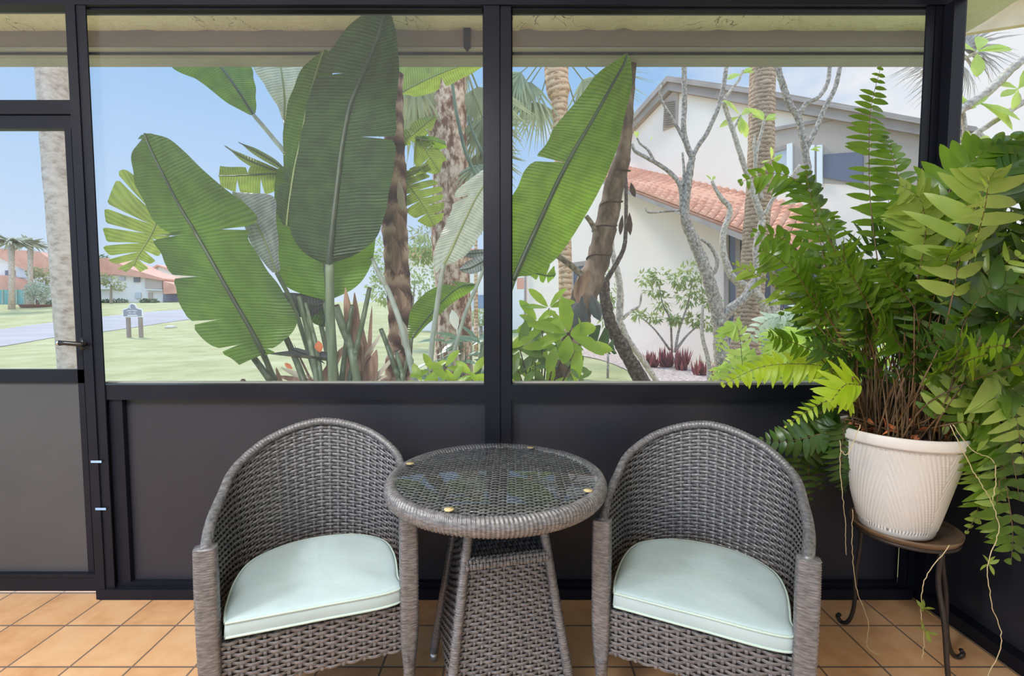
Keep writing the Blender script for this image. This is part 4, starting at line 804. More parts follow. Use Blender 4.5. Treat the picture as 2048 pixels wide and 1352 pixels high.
blade(t2, Q2, 3.2, 3.2, 'bopbright', (.02, .02), (.4,), (.35, .65), K=30, M=5, gap=4, cs=.1, rib=(2, 3))
mb = MB(); pix_tube(mb, [(1114,511),(1138,528),(1163,550),(1180,572)], 3.25, 11, 14, 10); pix_tube(mb, [(1172,432),(1184,448),(1196,474)], 3.25, 9, 11, 8); mb.build('side_shoot', MAT['plumeria'], t2)

# ================================================================ palms
def fan(mb, c, d, up, R, n=26, spread=2.5, droop=.35, W=.05):
    d = d.normalized(); s = d.cross(up).normalized(); nrm = s.cross(d).normalized()
    for i in range(n):
        a = (i / (n - 1) - .5) * spread; dd = d * math.cos(a) + s * math.sin(a)
        leaf(mb, c, dd + rv(.05), nrm + rv(.1), R * (1 - .25 * abs(a) / spread) * rnd.uniform(.85, 1.05), W, droop * rnd.uniform(.6, 1.5), fold=.3, prof=((0, .3), (.3, 1), (.6, .6), (1, .04)))
def palm(name, label, pts, Y, mat, crown=None, fans=(), R=.7, boots=None, dead=()):
    mb = MB(); b = trunk(mb, pts, Y, n=18, bump=.05, bf=5)
    t = tree_thing(name, label, 'palm tree', b); mb.build('trunk', MAT[mat], t)
    for k, (lst, mt) in enumerate(((fans, 'fanleaf'), (dead, 'deadfrond'))):
        for (x0, y0, x1, y1, s) in lst:
            m = MB(); a = P(x0, y0, Y); c = P(x1, y1, Y + rnd.uniform(-.4, .4)); fan(m, c, c - a + Vector((0, rnd.uniform(-.3, .3), -.05)), Vector((rnd.uniform(-.3, .3), -1, .5)), R * s)
            m.tube([a, a.lerp(c, .5) + Vector((0, 0, .05)), c], [.018, .014, .01], 6); m.build('frond', MAT[mt], t)
    return t
pm1 = palm('cabbage_palm', 'thick mottled palm trunk standing behind the brown ringed trunk', [(894,40,80),(893,149,78),(895,249,76),(901,355,70),(899,440,70),(900,490,71),(905,560,69),(908,620,69),(908,690,74)], 5.5, 'palmbark',
     fans=((894,60,845,185,1.0),(894,40,955,175,1.1),(894,30,830,150,1.0),(900,60,965,235,.8),(894,60,925,120,.9),(900,200,828,232,.5),(950,250,955,330,.5),(900,150,965,300,.7)), R=.8)
mb = MB(); pix_tube(mb, [(902,140),(910,208),(920,259),(933,309),(955,358)], 4.9, 6, 8, 8); pix_tube(mb, [(936,230),(946,265),(958,292),(972,320)], 5.0, 5, 7, 8); mb.build('hanging_stalk', MAT['stalkdark'], pm1)
pm2 = palm('cabbage_palm', 'slim orange-trunked palm with drooping fans seen behind the bright leaf', [(1112,60,46),(1113,150,45),(1117,185,44),(1119,208,32),(1122,300,28),(1126,420,27),(1130,520,27),(1131,620,27)], 9.5, 'palmbark2',
     fans=((1105,110,1062,165,1.1),(1100,105,1042,145,1.1),(1105,120,1078,205,.9),(1120,110,1165,160,1.0),(1120,100,1190,150,1.1),(1120,120,1152,215,.8),(1110,90,1040,180,1.0)), R=1.05)
pm3 = palm('cabbage_palm', 'straight palm trunk in front of the white gabled house', [(1527,60,45),(1525,135,46),(1523,240,47),(1520,358,48),(1509,495,47),(1499,611,50),(1490,700,58),(1486,760,64)], 7.5, 'palmbark3')
pm4 = palm('cabbage_palm', 'pale palm trunk seen through the screen door at far left', [(103,40,50),(104,140,49),(110,260,47),(120,400,46),(132,560,46),(143,720,44)], 6.0, 'palebark')
pm5 = palm('cabbage_palm', 'distant thin palm with dry hanging fronds right of the corner post', [(1908,110,16),(1910,150,15),(1914,250,14),(1918,400,14)], 11.0, 'palmbark2',
     dead=((1908,110,1915,100,1.1),(1908,110,1926,98,1.1),(1908,105,1900,125,1.0),(1908,108,1940,95,1.0),(1908,112,1918,125,.9),(1906,112,1880,120,1.0)), R=1.2)
for (x, y, Y, h, lab) in ((23, 488, 43, 78, 'far palm with dark trunk before the red-roofed building at far left'), (61, 492, 48, 70, 'shorter far palm before the red roof, beside the pale trunk')):
    m = MB(); b = GR(x, 609); b = P(x, 612, Y); b.z = gz(Y) - .1; top = P(x, y, Y); m.tube([top, top.lerp(b, .5), b], [.22, .2, .25], 8); t = tree_thing('distant_palm', lab, 'palm tree', b, group='far palms by the red-roofed building'); m.build('trunk', MAT['palebark'], t)
    for i in range(9):
        m = MB(); a = 2 * PI * i / 9 + .3; fan(m, top, Vector((math.cos(a), .4 * math.sin(a), .25 + .35 * rnd.random())), Vector((0, 0, 1)), 2.3, 12, 1.0, .5, .35); m.build('frond', MAT['farpalm'], t)

# ================================================================ bare plumeria trees
def plumeria(label, lines, Y, tufts=(), base=None, mat='plumeria', leafmat_='plumleaf', name='plumeria_tree', extra=()):
    b = P(base[0], base[1], Y); b.z = gz(Y)
    t = tree_thing(name, label, 'tree', b)
    for k, (pts, w0, w1) in enumerate(lines):
        m = MB(); pix_tube(m, pts, Y, w0, w1, 10, bump=.18, bf=26, k=9 * len(pts))
        if k == 0:
            x, y = pts[0][0], pts[0][1]; q = P(x, y, Y + (pts[0][2] if len(pts[0]) > 2 else 0)); g = q.copy(); g.z = gz(q.y) - .05; g.x += (P(*pts[0][:2], Y) - P(*pts[1][:2], Y)).x * .8; g.x = max(min(g.x, q.x + .5), q.x - .5)
            m.tube([g, q.lerp(g, .4), q], [pxw(w0 * 1.15, Y) / 2, pxw(w0 * 1.05, Y) / 2, pxw(w0, Y) / 2], 10)
        m.build('trunk' if k == 0 else 'branch', MAT[mat], t)
    for i, (x, y, n, s, dirs) in enumerate(tufts):
        m = MB(); c = P(x, y, Y)
        for j in range(n):
            if dirs: a = math.radians(dirs[j % len(dirs)])
            else: a = rnd.uniform(0, 2 * PI)
            d = Vector((math.cos(a), rnd.uniform(-.4, .3), math.sin(a)))
            leaf(m, c, d, Vector((0, -.8, .7)) + rv(.3), pxw(s, Y) * rnd.uniform(.75, 1.1), pxw(s * .36, Y), rnd.uniform(.05, .3), fold=.2, prof=((0, .05), (.15, .25), (.45, .9), (.7, 1), (.9, .55), (1, .03)))
        m.build('leaf_tuft', MAT[leafmat_], t)
    return t
plumeria('dark mottled trunk curving up between the leaning trunk and the house', [([(1290,775),(1268,735),(1243,690),(1222,650),(1209,590),(1210,563)],32,20), ([(1210,566),(1222,545),(1238,518),(1249,490),(1252,440),(1252,376),(1250,335),(1243,290)],11,5)], 4.2, base=(1310, 900), mat='darktrunk', name='curved_tree')
plumeria('pale slim forked trunk rising against the white wall behind the dark one', [([(1319,772),(1290,727),(1258,682),(1240,645)],11,13), ([(1234,664),(1239,626),(1240,585),(1236,550),(1226,510),(1222,480)],17,9), ([(1245,638),(1262,622),(1278,612),(1283,588)],7,4)], 5.6, base=(1345, 850), mat='plumeriapale')
plumeria('large bare plumeria with forked grey limbs in front of the house', [
    ([(1452,775),(1447,740),(1442,690),(1440,650),(1430,605),(1411,540),(1388,482),(1371,440),(1370,405),(1379,345),(1384,316)],34,13),
    ([(1384,316),(1372,285),(1367,250),(1369,204),(1368,133),(1368,90)],11,9), ([(1384,316),(1396,292),(1416,262),(1441,200),(1453,133),(1458,90)],9,8), ([(1372,288),(1352,250),(1326,206),(1320,184),(1326,164)],7,4),
    ([(1441,640),(1462,618),(1487,598),(1510,562),(1528,530),(1552,516),(1580,504)],22,12), ([(1580,504),(1604,466),(1622,410),(1618,350),(1610,300),(1598,240),(1578,205),(1564,165),(1553,128)],12,12), ([(1372,458),(1364,420),(1360,372),(1340,345),(1311,325),(1287,312),(1270,302),(1264,288)],10,6), ([(1308,322),(1296,300),(1281,288),(1274,276)],6,3), ([(1364,420),(1330,423),(1298,425),(1291,416)],5,3), ([(1363,372),(1368,345),(1365,305)],7,4), ([(1411,538),(1428,545),(1434,520),(1420,492),(1402,478)],10,5),
    ([(1597,232),(1612,208),(1638,193),(1655,165),(1660,128)],9,7), ([(1612,300),(1630,262),(1650,215),(1670,176),(1681,128)],10,8)], 6.5, base=(1455, 850),
    tufts=((1274,276,2,14,(80,110)),(1300,283,1,12,(70,))))
plumeria('pale plumeria with leafy tips close to the palm trunk by the house', [
    ([(1557,690),(1540,640),(1517,592),(1490,572),(1464,553),(1447,505),(1447,465),(1460,420),(1444,398),(1432,380),(1424,362)],20,6),
    ([(1552,640),(1550,612),(1566,580),(1588,543)],20,15), ([(1525,440),(1508,390),(1492,342),(1478,300),(1464,256),(1446,203)],13,8), ([(1525,440),(1512,500),(1517,592)],13,11), ([(1447,200),(1462,180),(1478,160),(1486,140)],6,4), ([(1524,400),(1511,351),(1514,300),(1524,262),(1528,240)],9,5), ([(1512,330),(1508,290),(1510,270)],6,4), ([(1466,258),(1474,246),(1481,230)],5,4), ([(1530,430),(1545,400),(1570,370),(1600,330)],8,5)], 6.9, base=(1560, 840), mat='plumeriapale',
    tufts=((1481,232,5,44,(40,-90,200,140,-70)),(1528,242,5,36,(35,140,100,160,20)),(1484,148,4,30,(40,170,20,200)),(1543,320,3,26,(100,190,30)),(1430,462,0,20,None),(1424,362,2,16,(60,120)),(1620,300,2,26,(5,20)),(1546,330,3,28,(200,60,-60))))
plumeria('slim pale leafy sapling right of the large plumeria, over the porch screen', [([(1420,770),(1416,720),(1405,675),(1404,640),(1406,610)],10,5)], 7.8, base=(1424, 850), mat='plumeriapale')
plumeria('sunlit plumeria limbs with pale green leaves seen right of the corner post', [
    ([(1880,330),(1897,256),(1914,226),(1940,208),(1968,190),(2000,162),(2030,132),(2080,96)],17,15), ([(1900,318),(1938,278),(1987,244),(2020,222),(2060,196)],10,10), ([(1930,292),(1929,250),(1927,226)],9,6), ([(1912,128),(1932,116),(1954,104)],6,6), ([(2036,188),(2040,200),(2044,212)],6,6), ([(1960,400),(2000,340),(2030,310)],11,9)], 4.2, base=(1860, 700), mat='plumeriapale',
    tufts=((1954,104,6,66,(150,5,60,-100,170,20)),(2036,178,5,48,(200,-110,70,150,40)),(1928,222,6,42,(95,40,150,30,200,80)),(1955,205,2,90,(-35,-25)),(1930,290,5,36,(60,120,200,10,90)),(1960,300,5,44,(20,60,-20,150,190))))

# ================================================================ shrubs near the screens
def whorl_shrub(name, label, cat, whorls, Y, base, narrow=.42):
    b = P(base[0], base[1], Y); b.z = GZ; t = tree_thing(name, label, cat, b)
    st = MB(); root = P(base[0], base[1], Y)
    for (x, y, n, s, mt) in whorls:
        yy = Y + rnd.uniform(-.12, .12); c = P(x, y, yy); a0 = rnd.uniform(0, 6.28); m = MB()
        for j in range(n):
            a = a0 + 2 * PI * j / n + rnd.uniform(-.35, .35); d = Vector((math.cos(a), rnd.uniform(-.5, .2), math.sin(a) * .85))
            leaf(m, c + d * pxw(4, Y), d, Vector((0, -.75, .8)) + rv(.35), pxw(s, Y) * rnd.uniform(.75, 1.15), pxw(s * narrow, Y), rnd.uniform(.02, .3), fold=.2, prof=((0, .1), (.2, .6), (.5, 1), (.78, .8), (.93, .4), (1, .03)))
        m.build('leaf_whorl', MAT[mt], t)
        pts = [c, c.lerp(root, .45) + Vector((0, .05, -.03)), root, Vector((root.x, root.y, GZ - .02))]; st.tube(catmull([tuple(p) for p in pts], 14), [.0035 + .004 * i / 13 for i in range(14)], 6)
    st.build('stem', MAT['cut'], t); return t
whorl_shrub('umbrella_shrub', 'glossy green umbrella shrub under the bright leaf, right of middle post', 'shrub', [(1098,616,6,48,'shrub'),(1137,668,6,72,'shrub'),(1160,690,4,62,'shrub'),(1075,642,5,48,'shrub'),(1060,668,5,46,'shrubdark'),(1040,700,6,50,'shrubdark'),(1068,706,5,42,'shrubdark'),(1097,722,4,58,'shrub'),(1060,736,6,46,'shrubdark'),(1036,742,5,36,'shrub'),(1100,766,5,50,'shrub'),(1150,738,5,36,'shrubdark'),(1160,760,4,32,'shrubdark'),(1085,660,4,60,'shrub'),(1112,690,4,55,'shrub'),(1045,770,5,44,'shrubdark')], 2.75, (1085, 840))
whorl_shrub('umbrella_shrub', 'low yellow-green shrub tips at the sill, left of middle post', 'shrub', [(862,742,6,44,'shrub'),(890,735,5,42,'shrub'),(905,765,5,40,'shrub'),(945,750,5,40,'shrub'),(960,772,4,36,'shrub'),(845,765,5,40,'shrub'),(880,772,4,36,'shrub')], 2.72, (895, 850))
def lily():
    b = P(915, 760, 4.3); b.z = GZ; t = tree_thing('peace_lily', 'peace lily clump with one white flower before the thick palm trunk', 'plant', b)
    for i in range(46):
        x = rnd.uniform(865, 1000); y = rnd.uniform(672, 780); a = P(x + (915 - x) * .35, 830, 4.3 + rnd.uniform(-.3, .3)); c = P(x, y, 4.3 + rnd.uniform(-.35, .35))
        m = MB(); d = Vector((rnd.choice((-1, 1)) * rnd.uniform(.4, 1), rnd.uniform(-.6, .1), rnd.uniform(-.2, .8)))
        leaf(m, c, d, Vector((0, -.4, 1)) + rv(.2), pxw(rnd.uniform(38, 62), 4.3), pxw(rnd.uniform(14, 22), 4.3), rnd.uniform(.2, .6)); m.tube([Vector((a.x, a.y, GZ)), a, c], [.005, .005, .003], 5); m.build('leaf', MAT['lily'], t)
    m = MB(); c = P(914, 660, 4.2); leaf(m, c, Vector((-.25, 0, 1)), Vector((0, -1, 0)), pxw(42, 4.2), pxw(20, 4.2), .1, fold=.3); m.tube([c, P(918, 760, 4.3), Vector((b.x, b.y, GZ))], .005, 6); f = m.build('flower', MAT['lilyflower'], t)
lily()
# garden ferns outside, right
# ================================================================ the white house
def WYp(px): k = (px - 1024) / F; return 19.484 / (1 + 1.358 * k)
def W(px, py, off=0.0): return P(px, py, WYp(px) - off)
hb = W(1400, 740); hb.z = GZ
hs_ = thing('white_house', 'white stucco house with a gable vent and a red barrel-tiled lower roof', 'house', tuple(hb))
nW = Vector((-.805, -.593, 0))        # outward from the wall, to the lawn
def wall_poly(name, pxs, mat, depth=.25, off=0.0, parent=hs_):
    return MB().prism([W(x, y) + nW * off for x, y in pxs], -nW * depth).build(name, MAT[mat], parent, smooth=False)
low = lambda x: 676 + F * math.tan(math.atan((H - GZ + .1) / WYp(x)) - PITCH)
wall_poly('wall', [(1052, low(1052)), (1052, 520), (1120, 430), (1240, 330), (1240, 270), (1268, 250), (1345, 172), (1560, 205), (1860, 262), (1920, 275), (1920, low(1920)), (1500, low(1500)), (1250, low(1250))], 'house')
for pts in ([(1240, 283), (1268, 250), (1345, 164), (1345, 184), (1270, 262), (1240, 296)], [(1345, 164), (1560, 196), (1860, 252), (1960, 268), (1960, 292), (1860, 276), (1560, 222), (1345, 184)]):
    wall_poly('roof_trim', pts, 'trim', .5, .18)
wall_poly('roof_trim', [(1240, 276), (1268, 243), (1345, 157), (1560, 189), (1860, 245), (1960, 260), (1960, 270), (1860, 256), (1560, 200), (1345, 168), (1268, 254), (1240, 288)], 'trim', .7, .26)
wall_poly('vent_frame', [(1327, 262), (1331, 200), (1340, 191), (1358, 187), (1356, 250)], 'taupe', .06, .04)
vf = [o for o in bpy.data.objects if o.name.startswith('vent_frame')][0]
m = MB()
for i in range(12):
    y = 203 + i * 4.4; m.prism([W(1332 - i * .2, y + 3) + nW * .07, W(1353 - i * .05, y) + nW * .07, W(1353 - i * .05, y + 1.6) + nW * .05, W(1332 - i * .2, y + 4.6) + nW * .05], nW * .03)
m.build('vent_slats', MAT['trim'], vf, smooth=False)
# lower roof: barrel tiles in courses
tl, tr, bl, br = W(1238, 330), W(1650, 418), W(1225, 356) + nW * .9, W(1650, 512) + nW * 1.0
m = MB(); nc, nrw = 30, 9
for c in range(nc):
    for r in range(nrw):
        f0, f1 = c / nc, (c + .92) / nc; g0, g1 = r / nrw, (r + 1.18) / nrw
        vs = []
        for g in (g0, min(1.03, g1)):
            L0, R0 = tl.lerp(bl, g), tr.lerp(br, g); up = Vector((0, 0, 1)) * (.045 if g == g0 else .075)
            for k in range(6):
                p = L0.lerp(R0, f0 + (f1 - f0) * k / 5); p = p + up * math.sin(PI * k / 5) + Vector((0, 0, .012 if g != g0 else -.01)); vs.append(p)
        m.add(vs, [(k, k + 1, 7 + k, 6 + k) for k in range(5)])
        cc = vs[8].lerp(vs[9], .5) - Vector((0, 0, .07)); m.add([vs[6], vs[7], vs[8], vs[9], vs[10], vs[11]], [(0, 1, 2, 3, 4, 5)])
rf = m.build('tiled_roof', MAT['rooftile'], hs_)
MB().prism([tl - Vector((0, 0, .03)), tr - Vector((0, 0, .03)), br - Vector((0, 0, .05)), bl - Vector((0, 0, .05))], (0, 0, -.06)).build('roof_deck', MAT['rooftile'], rf, smooth=False)
e0, e1 = bl + Vector((0, 0, -.06)), br + Vector((0, 0, -.06)); MB().prism([e0, e1, e1 - Vector((0, 0, .20)), e0 - Vector((0, 0, .13))], -nW * .9).build('eave_board', MAT['trim'], rf, smooth=False)
# porch screen under the eave, upper loggia, small window, downpipe
pr = wall_poly('porch_screen', [(1462, 468), (1640, 500), (1640, 645), (1462, 642)], 'darkglass', .05, .06)
wall_poly('porch_kick_panel', [(1456, 642), (1700, 646), (1700, 745), (1456, 732)], 'kick', .05, .07)
for x in (1452, 1475, 1545, 1610): wall_poly('porch_post', [(x, 462 + (x - 1452) * .2), (x + 9, 464 + (x - 1452) * .2), (x + 9, low(x) ), (x, low(x))], 'trim', .08, .10)
lg = wall_poly('loggia', [(1546, 262), (1728, 232), (1850, 246), (1850, 380), (1546, 360)], 'taupe', .05, .03)
wall_poly('loggia_trim', [(1540, 258), (1728, 225), (1730, 231), (1546, 264)], 'trim', .06, .08, lg)
for a, b, y0, y1 in ((1650, 1728, 304, 356),): wall_poly('window_pane', [(a, y0 + 6), (b, y0), (b, y1 + 14), (a, y1)], 'darkglass', .04, .06, lg)
for a, b in ((1622, 1632), (1637, 1648)): wall_poly('window_jamb', [(a, 292), (b, 291), (b, 372), (a, 370)], 'white', .05, .09, lg)
sw = wall_poly('side_window', [(1550, 305), (1580, 297), (1580, 368), (1550, 366)], 'paleglass', .04, .05)
wall_poly('window_head', [(1540, 302), (1584, 288), (1584, 296), (1546, 308)], 'trim', .05, .08, sw)
wall_poly('window_jamb', [(1577, 290), (1588, 287), (1588, 372), (1577, 370)], 'white', .05, .09, sw)
sw = wall_poly('garden_window', [(1150, 530), (1180, 526), (1180, 606), (1150, 608)], 'darkglass', .04, .05)
wall_poly('window_frame', [(1143, 526), (1182, 521), (1182, 530), (1150, 534), (1150, 612), (1143, 612)], 'trim', .05, .07, sw)
MB().tube([W(1053.5, 505) + nW * .08, W(1053.5, low(1053)) + nW * .08], .045, 8).build('downpipe', MAT['trim'], hs_)
wl = wall_poly('red_roof_bit', [(1026, 556), (1047, 554), (1047, 577), (1026, 578)], 'farroof', .2, -.2)  # bit of another house's red roof, built as a panel

# ================================================================ far buildings, trees, hedges
def slab(name, pxs, Y, mat, parent, depth=2.0): return MB().prism([P(x, y, Y) for x, y in pxs], (0, depth, 0)).build(name, MAT[mat], parent, smooth=False)
def bld(label, x, y, Y):
    b = P(x, y, Y); b.z = gz(Y) - .2; return thing('apartment_building', label, 'building', tuple(b), 'far white buildings with red roofs')
def foot(x, Y): p = P(x, 600, Y); return 676 - F * math.tan(math.atan((gz(Y) - .3 - H) / (Y)) + PITCH)
b2 = bld('far two-storey white building with red roof just right of the door post', 250, 600, 56); Y = 56
slab('wall', [(176, 547), (290, 552), (326, 556), (326, foot(326, Y)), (176, foot(176, Y))], Y, 'farwall', b2, 6)
slab('roof', [(172, 517), (212, 516), (222, 519), (262, 538), (326, 557), (326, 561), (285, 555), (232, 549), (172, 551)], Y - .6, 'farroof', b2, 5)
for (x0, x1, y0, y1) in ((237, 249, 553, 561), (267, 279, 555, 564), (270, 281, 585, 597), (200, 222, 552, 562)): slab('window', [(x0, y0), (x1, y0), (x1, y1), (x0, y1)], Y - .15, 'darkglass' if y0 < 570 and x0 > 255 else 'paleglass', b2, .1)
slab('balcony', [(290, 556), (324, 557), (324, 578), (290, 578)], Y - .3, 'taupe', b2, .3); slab('balcony_floor', [(289, 578), (325, 579), (325, 581), (289, 580)], Y - .5, 'farwall', b2, .5); slab('ground_door', [(296, 585), (304, 585), (304, 600), (296, 600)], Y - .15, 'taupe', b2, .1)
slab('lower_roof', [(326, 562), (346, 568), (358, 587), (327, 588)], Y - .8, 'farroof', b2, 3); slab('screened_porch', [(326, 588), (360, 587), (360, 603), (326, 603)], Y - .5, 'darkglass', b2, 2); slab('balcony_edge', [(195, 575), (240, 574), (240, 578), (195, 579)], Y - .5, 'farwall', b2, .5)
b3 = bld('small far gabled white house peeping over the red roof', 315, 590, 66); Y = 66
slab('wall', [(296, 542), (314, 531), (345, 542), (345, 590), (296, foot(300, Y))], Y, 'farwall', b3, 4); slab('roof', [(292, 541), (314, 529), (346, 540), (346, 543), (314, 532), (296, 543)], Y - .5, 'farroof', b3, 4); slab('window', [(310, 535), (315, 535), (315, 543), (310, 543)], Y - .1, 'paleglass', b3, .1)
b1 = bld('far white building with sloping red roof seen through the screen door', 40, 600, 54); Y = 54
slab('wall', [(-60, 500), (0, 514), (62, 543), (118, 543), (118, foot(118, Y)), (-60, foot(-60, Y))], Y, 'farwall', b1, 6)
slab('roof', [(-60, 494), (0, 497), (78, 503), (118, 530), (118, 546), (62, 546), (0, 516), (-60, 502)], Y - .6, 'farroof', b1, 5)
slab('window', [(10, 541), (28, 540), (28, 554), (10, 553)], Y - .15, 'darkglass', b1, .1); slab('window', [(34, 537), (60, 542), (60, 556), (34, 555)], Y - .15, 'paleglass', b1, .1)
slab('lower_roof', [(-60, 546), (2, 550), (30, 560), (50, 581), (-60, 581)], Y - 1.5, 'farroof', b1, 3)
fn = thing('windscreen_fence', 'teal windscreen fence on the far lawn at the left edge', 'fence', tuple(P(20, 612, 50)[:2]) + (gz(50),))
slab('fence_panel', [(-60, 579), (48, 580), (46, foot(46, 50)), (-60, foot(-60, 50))], 50, 'teal', fn, .1)
for x in (4, 18, 32, 47): slab('fence_post', [(x, 578), (x + 1.6, 578), (x + 1.6, foot(x, 50)), (x, foot(x, 50))], 49.9, 'silver', fn, .1)
b4 = bld('white building with red roof far behind the trunks, left of middle post', 930, 610, 27); Y = 27
slab('wall', [(812, 510), (1048, 516), (1048, foot(1048, Y)), (812, foot(812, Y))], Y, 'farwall', b4, 4); slab('roof', [(806, 497), (870, 494), (1000, 500), (1052, 503), (1052, 518), (806, 512)], Y - .5, 'farroof', b4, 4); slab('garage_panel', [(948, 590), (1000, 590), (1000, 616), (948, 616)], Y - .1, 'kick', b4, .1); slab('chimney', [(958, 500), (966, 500), (966, 515), (958, 515)], Y - .6, 'white', b4, .5)
def blob(name, label, cat, blobs, Y, mat, L, Wd, stems=(), n=200, foot_=None, smat='plumeria', group=None, trunkw=6):
    x, y = foot_; b = P(x, y, Y); b.z = gz(Y) - .03
    t = tree_thing(name, label, cat, b, group=group); m = MB()
    for (x, y, rx, ry) in blobs: cloud_leaves(m, P(x, y, Y), (pxw(rx, Y), pxw(min(rx, ry), Y), pxw(ry, Y)), int(n), pxw(L, Y), pxw(Wd, Y))
    m.build('foliage', MAT[mat], t); m = MB()
    for s in stems: pix_tube(m, s, Y, trunkw * .4, trunkw, 6)
    q = P(foot_[0], foot_[1], Y); m.tube([q + Vector((0, 0, .05)), Vector((q.x, q.y, gz(Y) - .05))], pxw(trunkw, Y) / 2, 6); m.build('trunk', MAT[smat], t); return t
blob('round_tree', 'round silvery clipped tree in front of the teal fence', 'tree', [(75, 586, 27, 19), (75, 580, 18, 16)], 46, 'silver', 5, 3, [[(75, 586), (75, 600), (76, 612)]], 420, (76, 612), 'redplant')
pl = P(72, 618, 45.5); pt = MB(); k = pxw(1, 45.5); pt.lathe([(0, -9*k), (15*k, -9*k), (24*k, 7*k), (25*k, 9*k), (22*k, 9*k), (20*k, 5*k), (0, 5*k)], (pl.x, pl.y, pl.z), 24)
tag(pt.build('boat_planter', MAT['redplant']), 'wide maroon planter bed below the round silvery tree', 'planter')
blob('far_tree', 'beige-green tree against the red-roofed building beside the pale trunk', 'tree', [(90, 550, 28, 14), (95, 575, 24, 14), (70, 545, 16, 10)], 50, 'fartree', 5, 3, [[(92, 555), (92, 590), (92, 604)]], 260, (92, 604))
blob('far_tree', 'small bougainvillea-like tree before the far white building wall', 'tree', [(220, 563, 16, 12), (238, 572, 14, 9), (205, 558, 12, 12)], 52, 'fartree', 4, 2.5, [[(222, 568), (222, 590), (222, 603)]], 200, (222, 603))
blob('far_tree', 'treetops peeping over the red roof right of the door post', 'tree', [(206, 516, 12, 6)], 72, 'hedge', 4, 2.5, [[(206, 518), (206, 580), (206, 600)]], 120, (206, 600))
blob('far_tree', 'airy pale green tree between the paddle leaves and thick palm trunk', 'tree', [(770, 520, 40, 46), (840, 545, 46, 52), (845, 500, 30, 26), (780, 580, 50, 30)], 17, 'wallshrub', 9, 5, [[(830, 560), (825, 620), (822, 665)], [(770, 540), (800, 610), (822, 665)]], 420, (822, 665))
blob('far_tree', 'feathery palm-like treetop low between thick trunk and middle post', 'tree', [(960, 400, 26, 60), (955, 300, 30, 40), (850, 470, 30, 14)], 14, 'fanleaf', 16, 3, [[(955, 330), (952, 450), (952, 640)]], 130, (952, 640), 'palmbark2', trunkw=9)
blob('bush', 'low green bush before the far white building left of middle post', 'shrub', [(960, 636, 22, 16), (985, 640, 18, 16)], 15, 'wallshrub', 8, 4, (), 220, (962, 655))
blob('hedge', 'dark clipped hedge at the foot of the far white building', 'hedge', [(214, 603, 14, 3.5), (238, 602, 20, 3.5)], 53, 'hedge', 3.5, 2.5, (), 220, (226, 606), group='far clipped hedges')
blob('hedge', 'dark clipped hedge below the far balcony', 'hedge', [(290, 602, 10, 4), (306, 602, 12, 4)], 53, 'hedge', 3.5, 2.5, (), 220, (298, 606), group='far clipped hedges')
blob('hedge', 'dark hedge beside the round silvery tree at left', 'hedge', [(105, 606, 12, 6), (120, 606, 12, 6)], 49, 'hedge', 3.5, 2.5, (), 260, (112, 612), group='far clipped hedges')
blob('wall_shrub', 'airy leggy shrub against the white house wall, left of its pair', 'shrub', [(1290, 556, 20, 12), (1318, 552, 22, 14), (1310, 580, 18, 12), (1325, 605, 16, 16), (1278, 630, 12, 7), (1308, 636, 12, 7)], 11.3, 'wallshrub', 13, 5, [[(1318, 570), (1326, 610), (1340, 640), (1344, 705)], [(1280, 632), (1310, 660), (1340, 700)]], 60, (1345, 716), trunkw=5)
blob('wall_shrub', 'fuller leafy shrub against the white house wall near the plumeria', 'shrub', [(1384, 545, 28, 22), (1400, 575, 26, 22), (1372, 590, 24, 22), (1360, 560, 20, 14), (1418, 600, 16, 16), (1388, 640, 18, 12), (1416, 648, 16, 14), (1350, 640, 10, 8)], 11.0, 'wallshrub', 13, 5, [[(1385, 560), (1375, 610), (1358, 660), (1350, 705)], [(1410, 640), (1375, 670), (1352, 700)]], 90, (1352, 718), trunkw=6)
blob('wall_shrub', 'pale shrub low between leaning trunk and dark curved trunk', 'shrub', [(1222, 575, 16, 40), (1212, 620, 14, 30), (1206, 600, 12, 26)], 9.5, 'wallshrub', 12, 4.5, [[(1220, 590), (1216, 690)]], 60, (1216, 712), trunkw=5)
for k, (x, y, n, s) in enumerate(((1304, 736, 16, 34), (1332, 736, 22, 42), (1364, 742, 22, 46), (1400, 752, 14, 40), (1434, 760, 10, 30))):
    b = GR(x, y); t = tree_thing('red_cordyline', ('leftmost small red cordyline tuft on the mulch bed', 'dense red cordyline tuft beside the leftmost one', 'tall red cordyline tuft below the wall shrubs', 'sparse red-green cordyline tuft left of the plumeria trunk', 'small cordyline sprig touching the plumeria trunk')[k], 'plant', b, group='red cordylines on the mulch bed'); m = MB()
    for j in range(n * 2): a = rnd.uniform(0, 2 * PI); leaf(m, b + Vector((rnd.uniform(-.1, .1), rnd.uniform(-.1, .1), 0)), Vector((.6 * math.cos(a), .6 * math.sin(a), rnd.uniform(.5, 1.4))), Vector((math.cos(a), math.sin(a), .5)), pxw(s, b.y) * rnd.uniform(.6, 1.1), pxw(6, b.y), .3, prof=((0, .4), (.4, 1), (1, .05)))
    m.build('foliage', MAT['cordyline'], t)
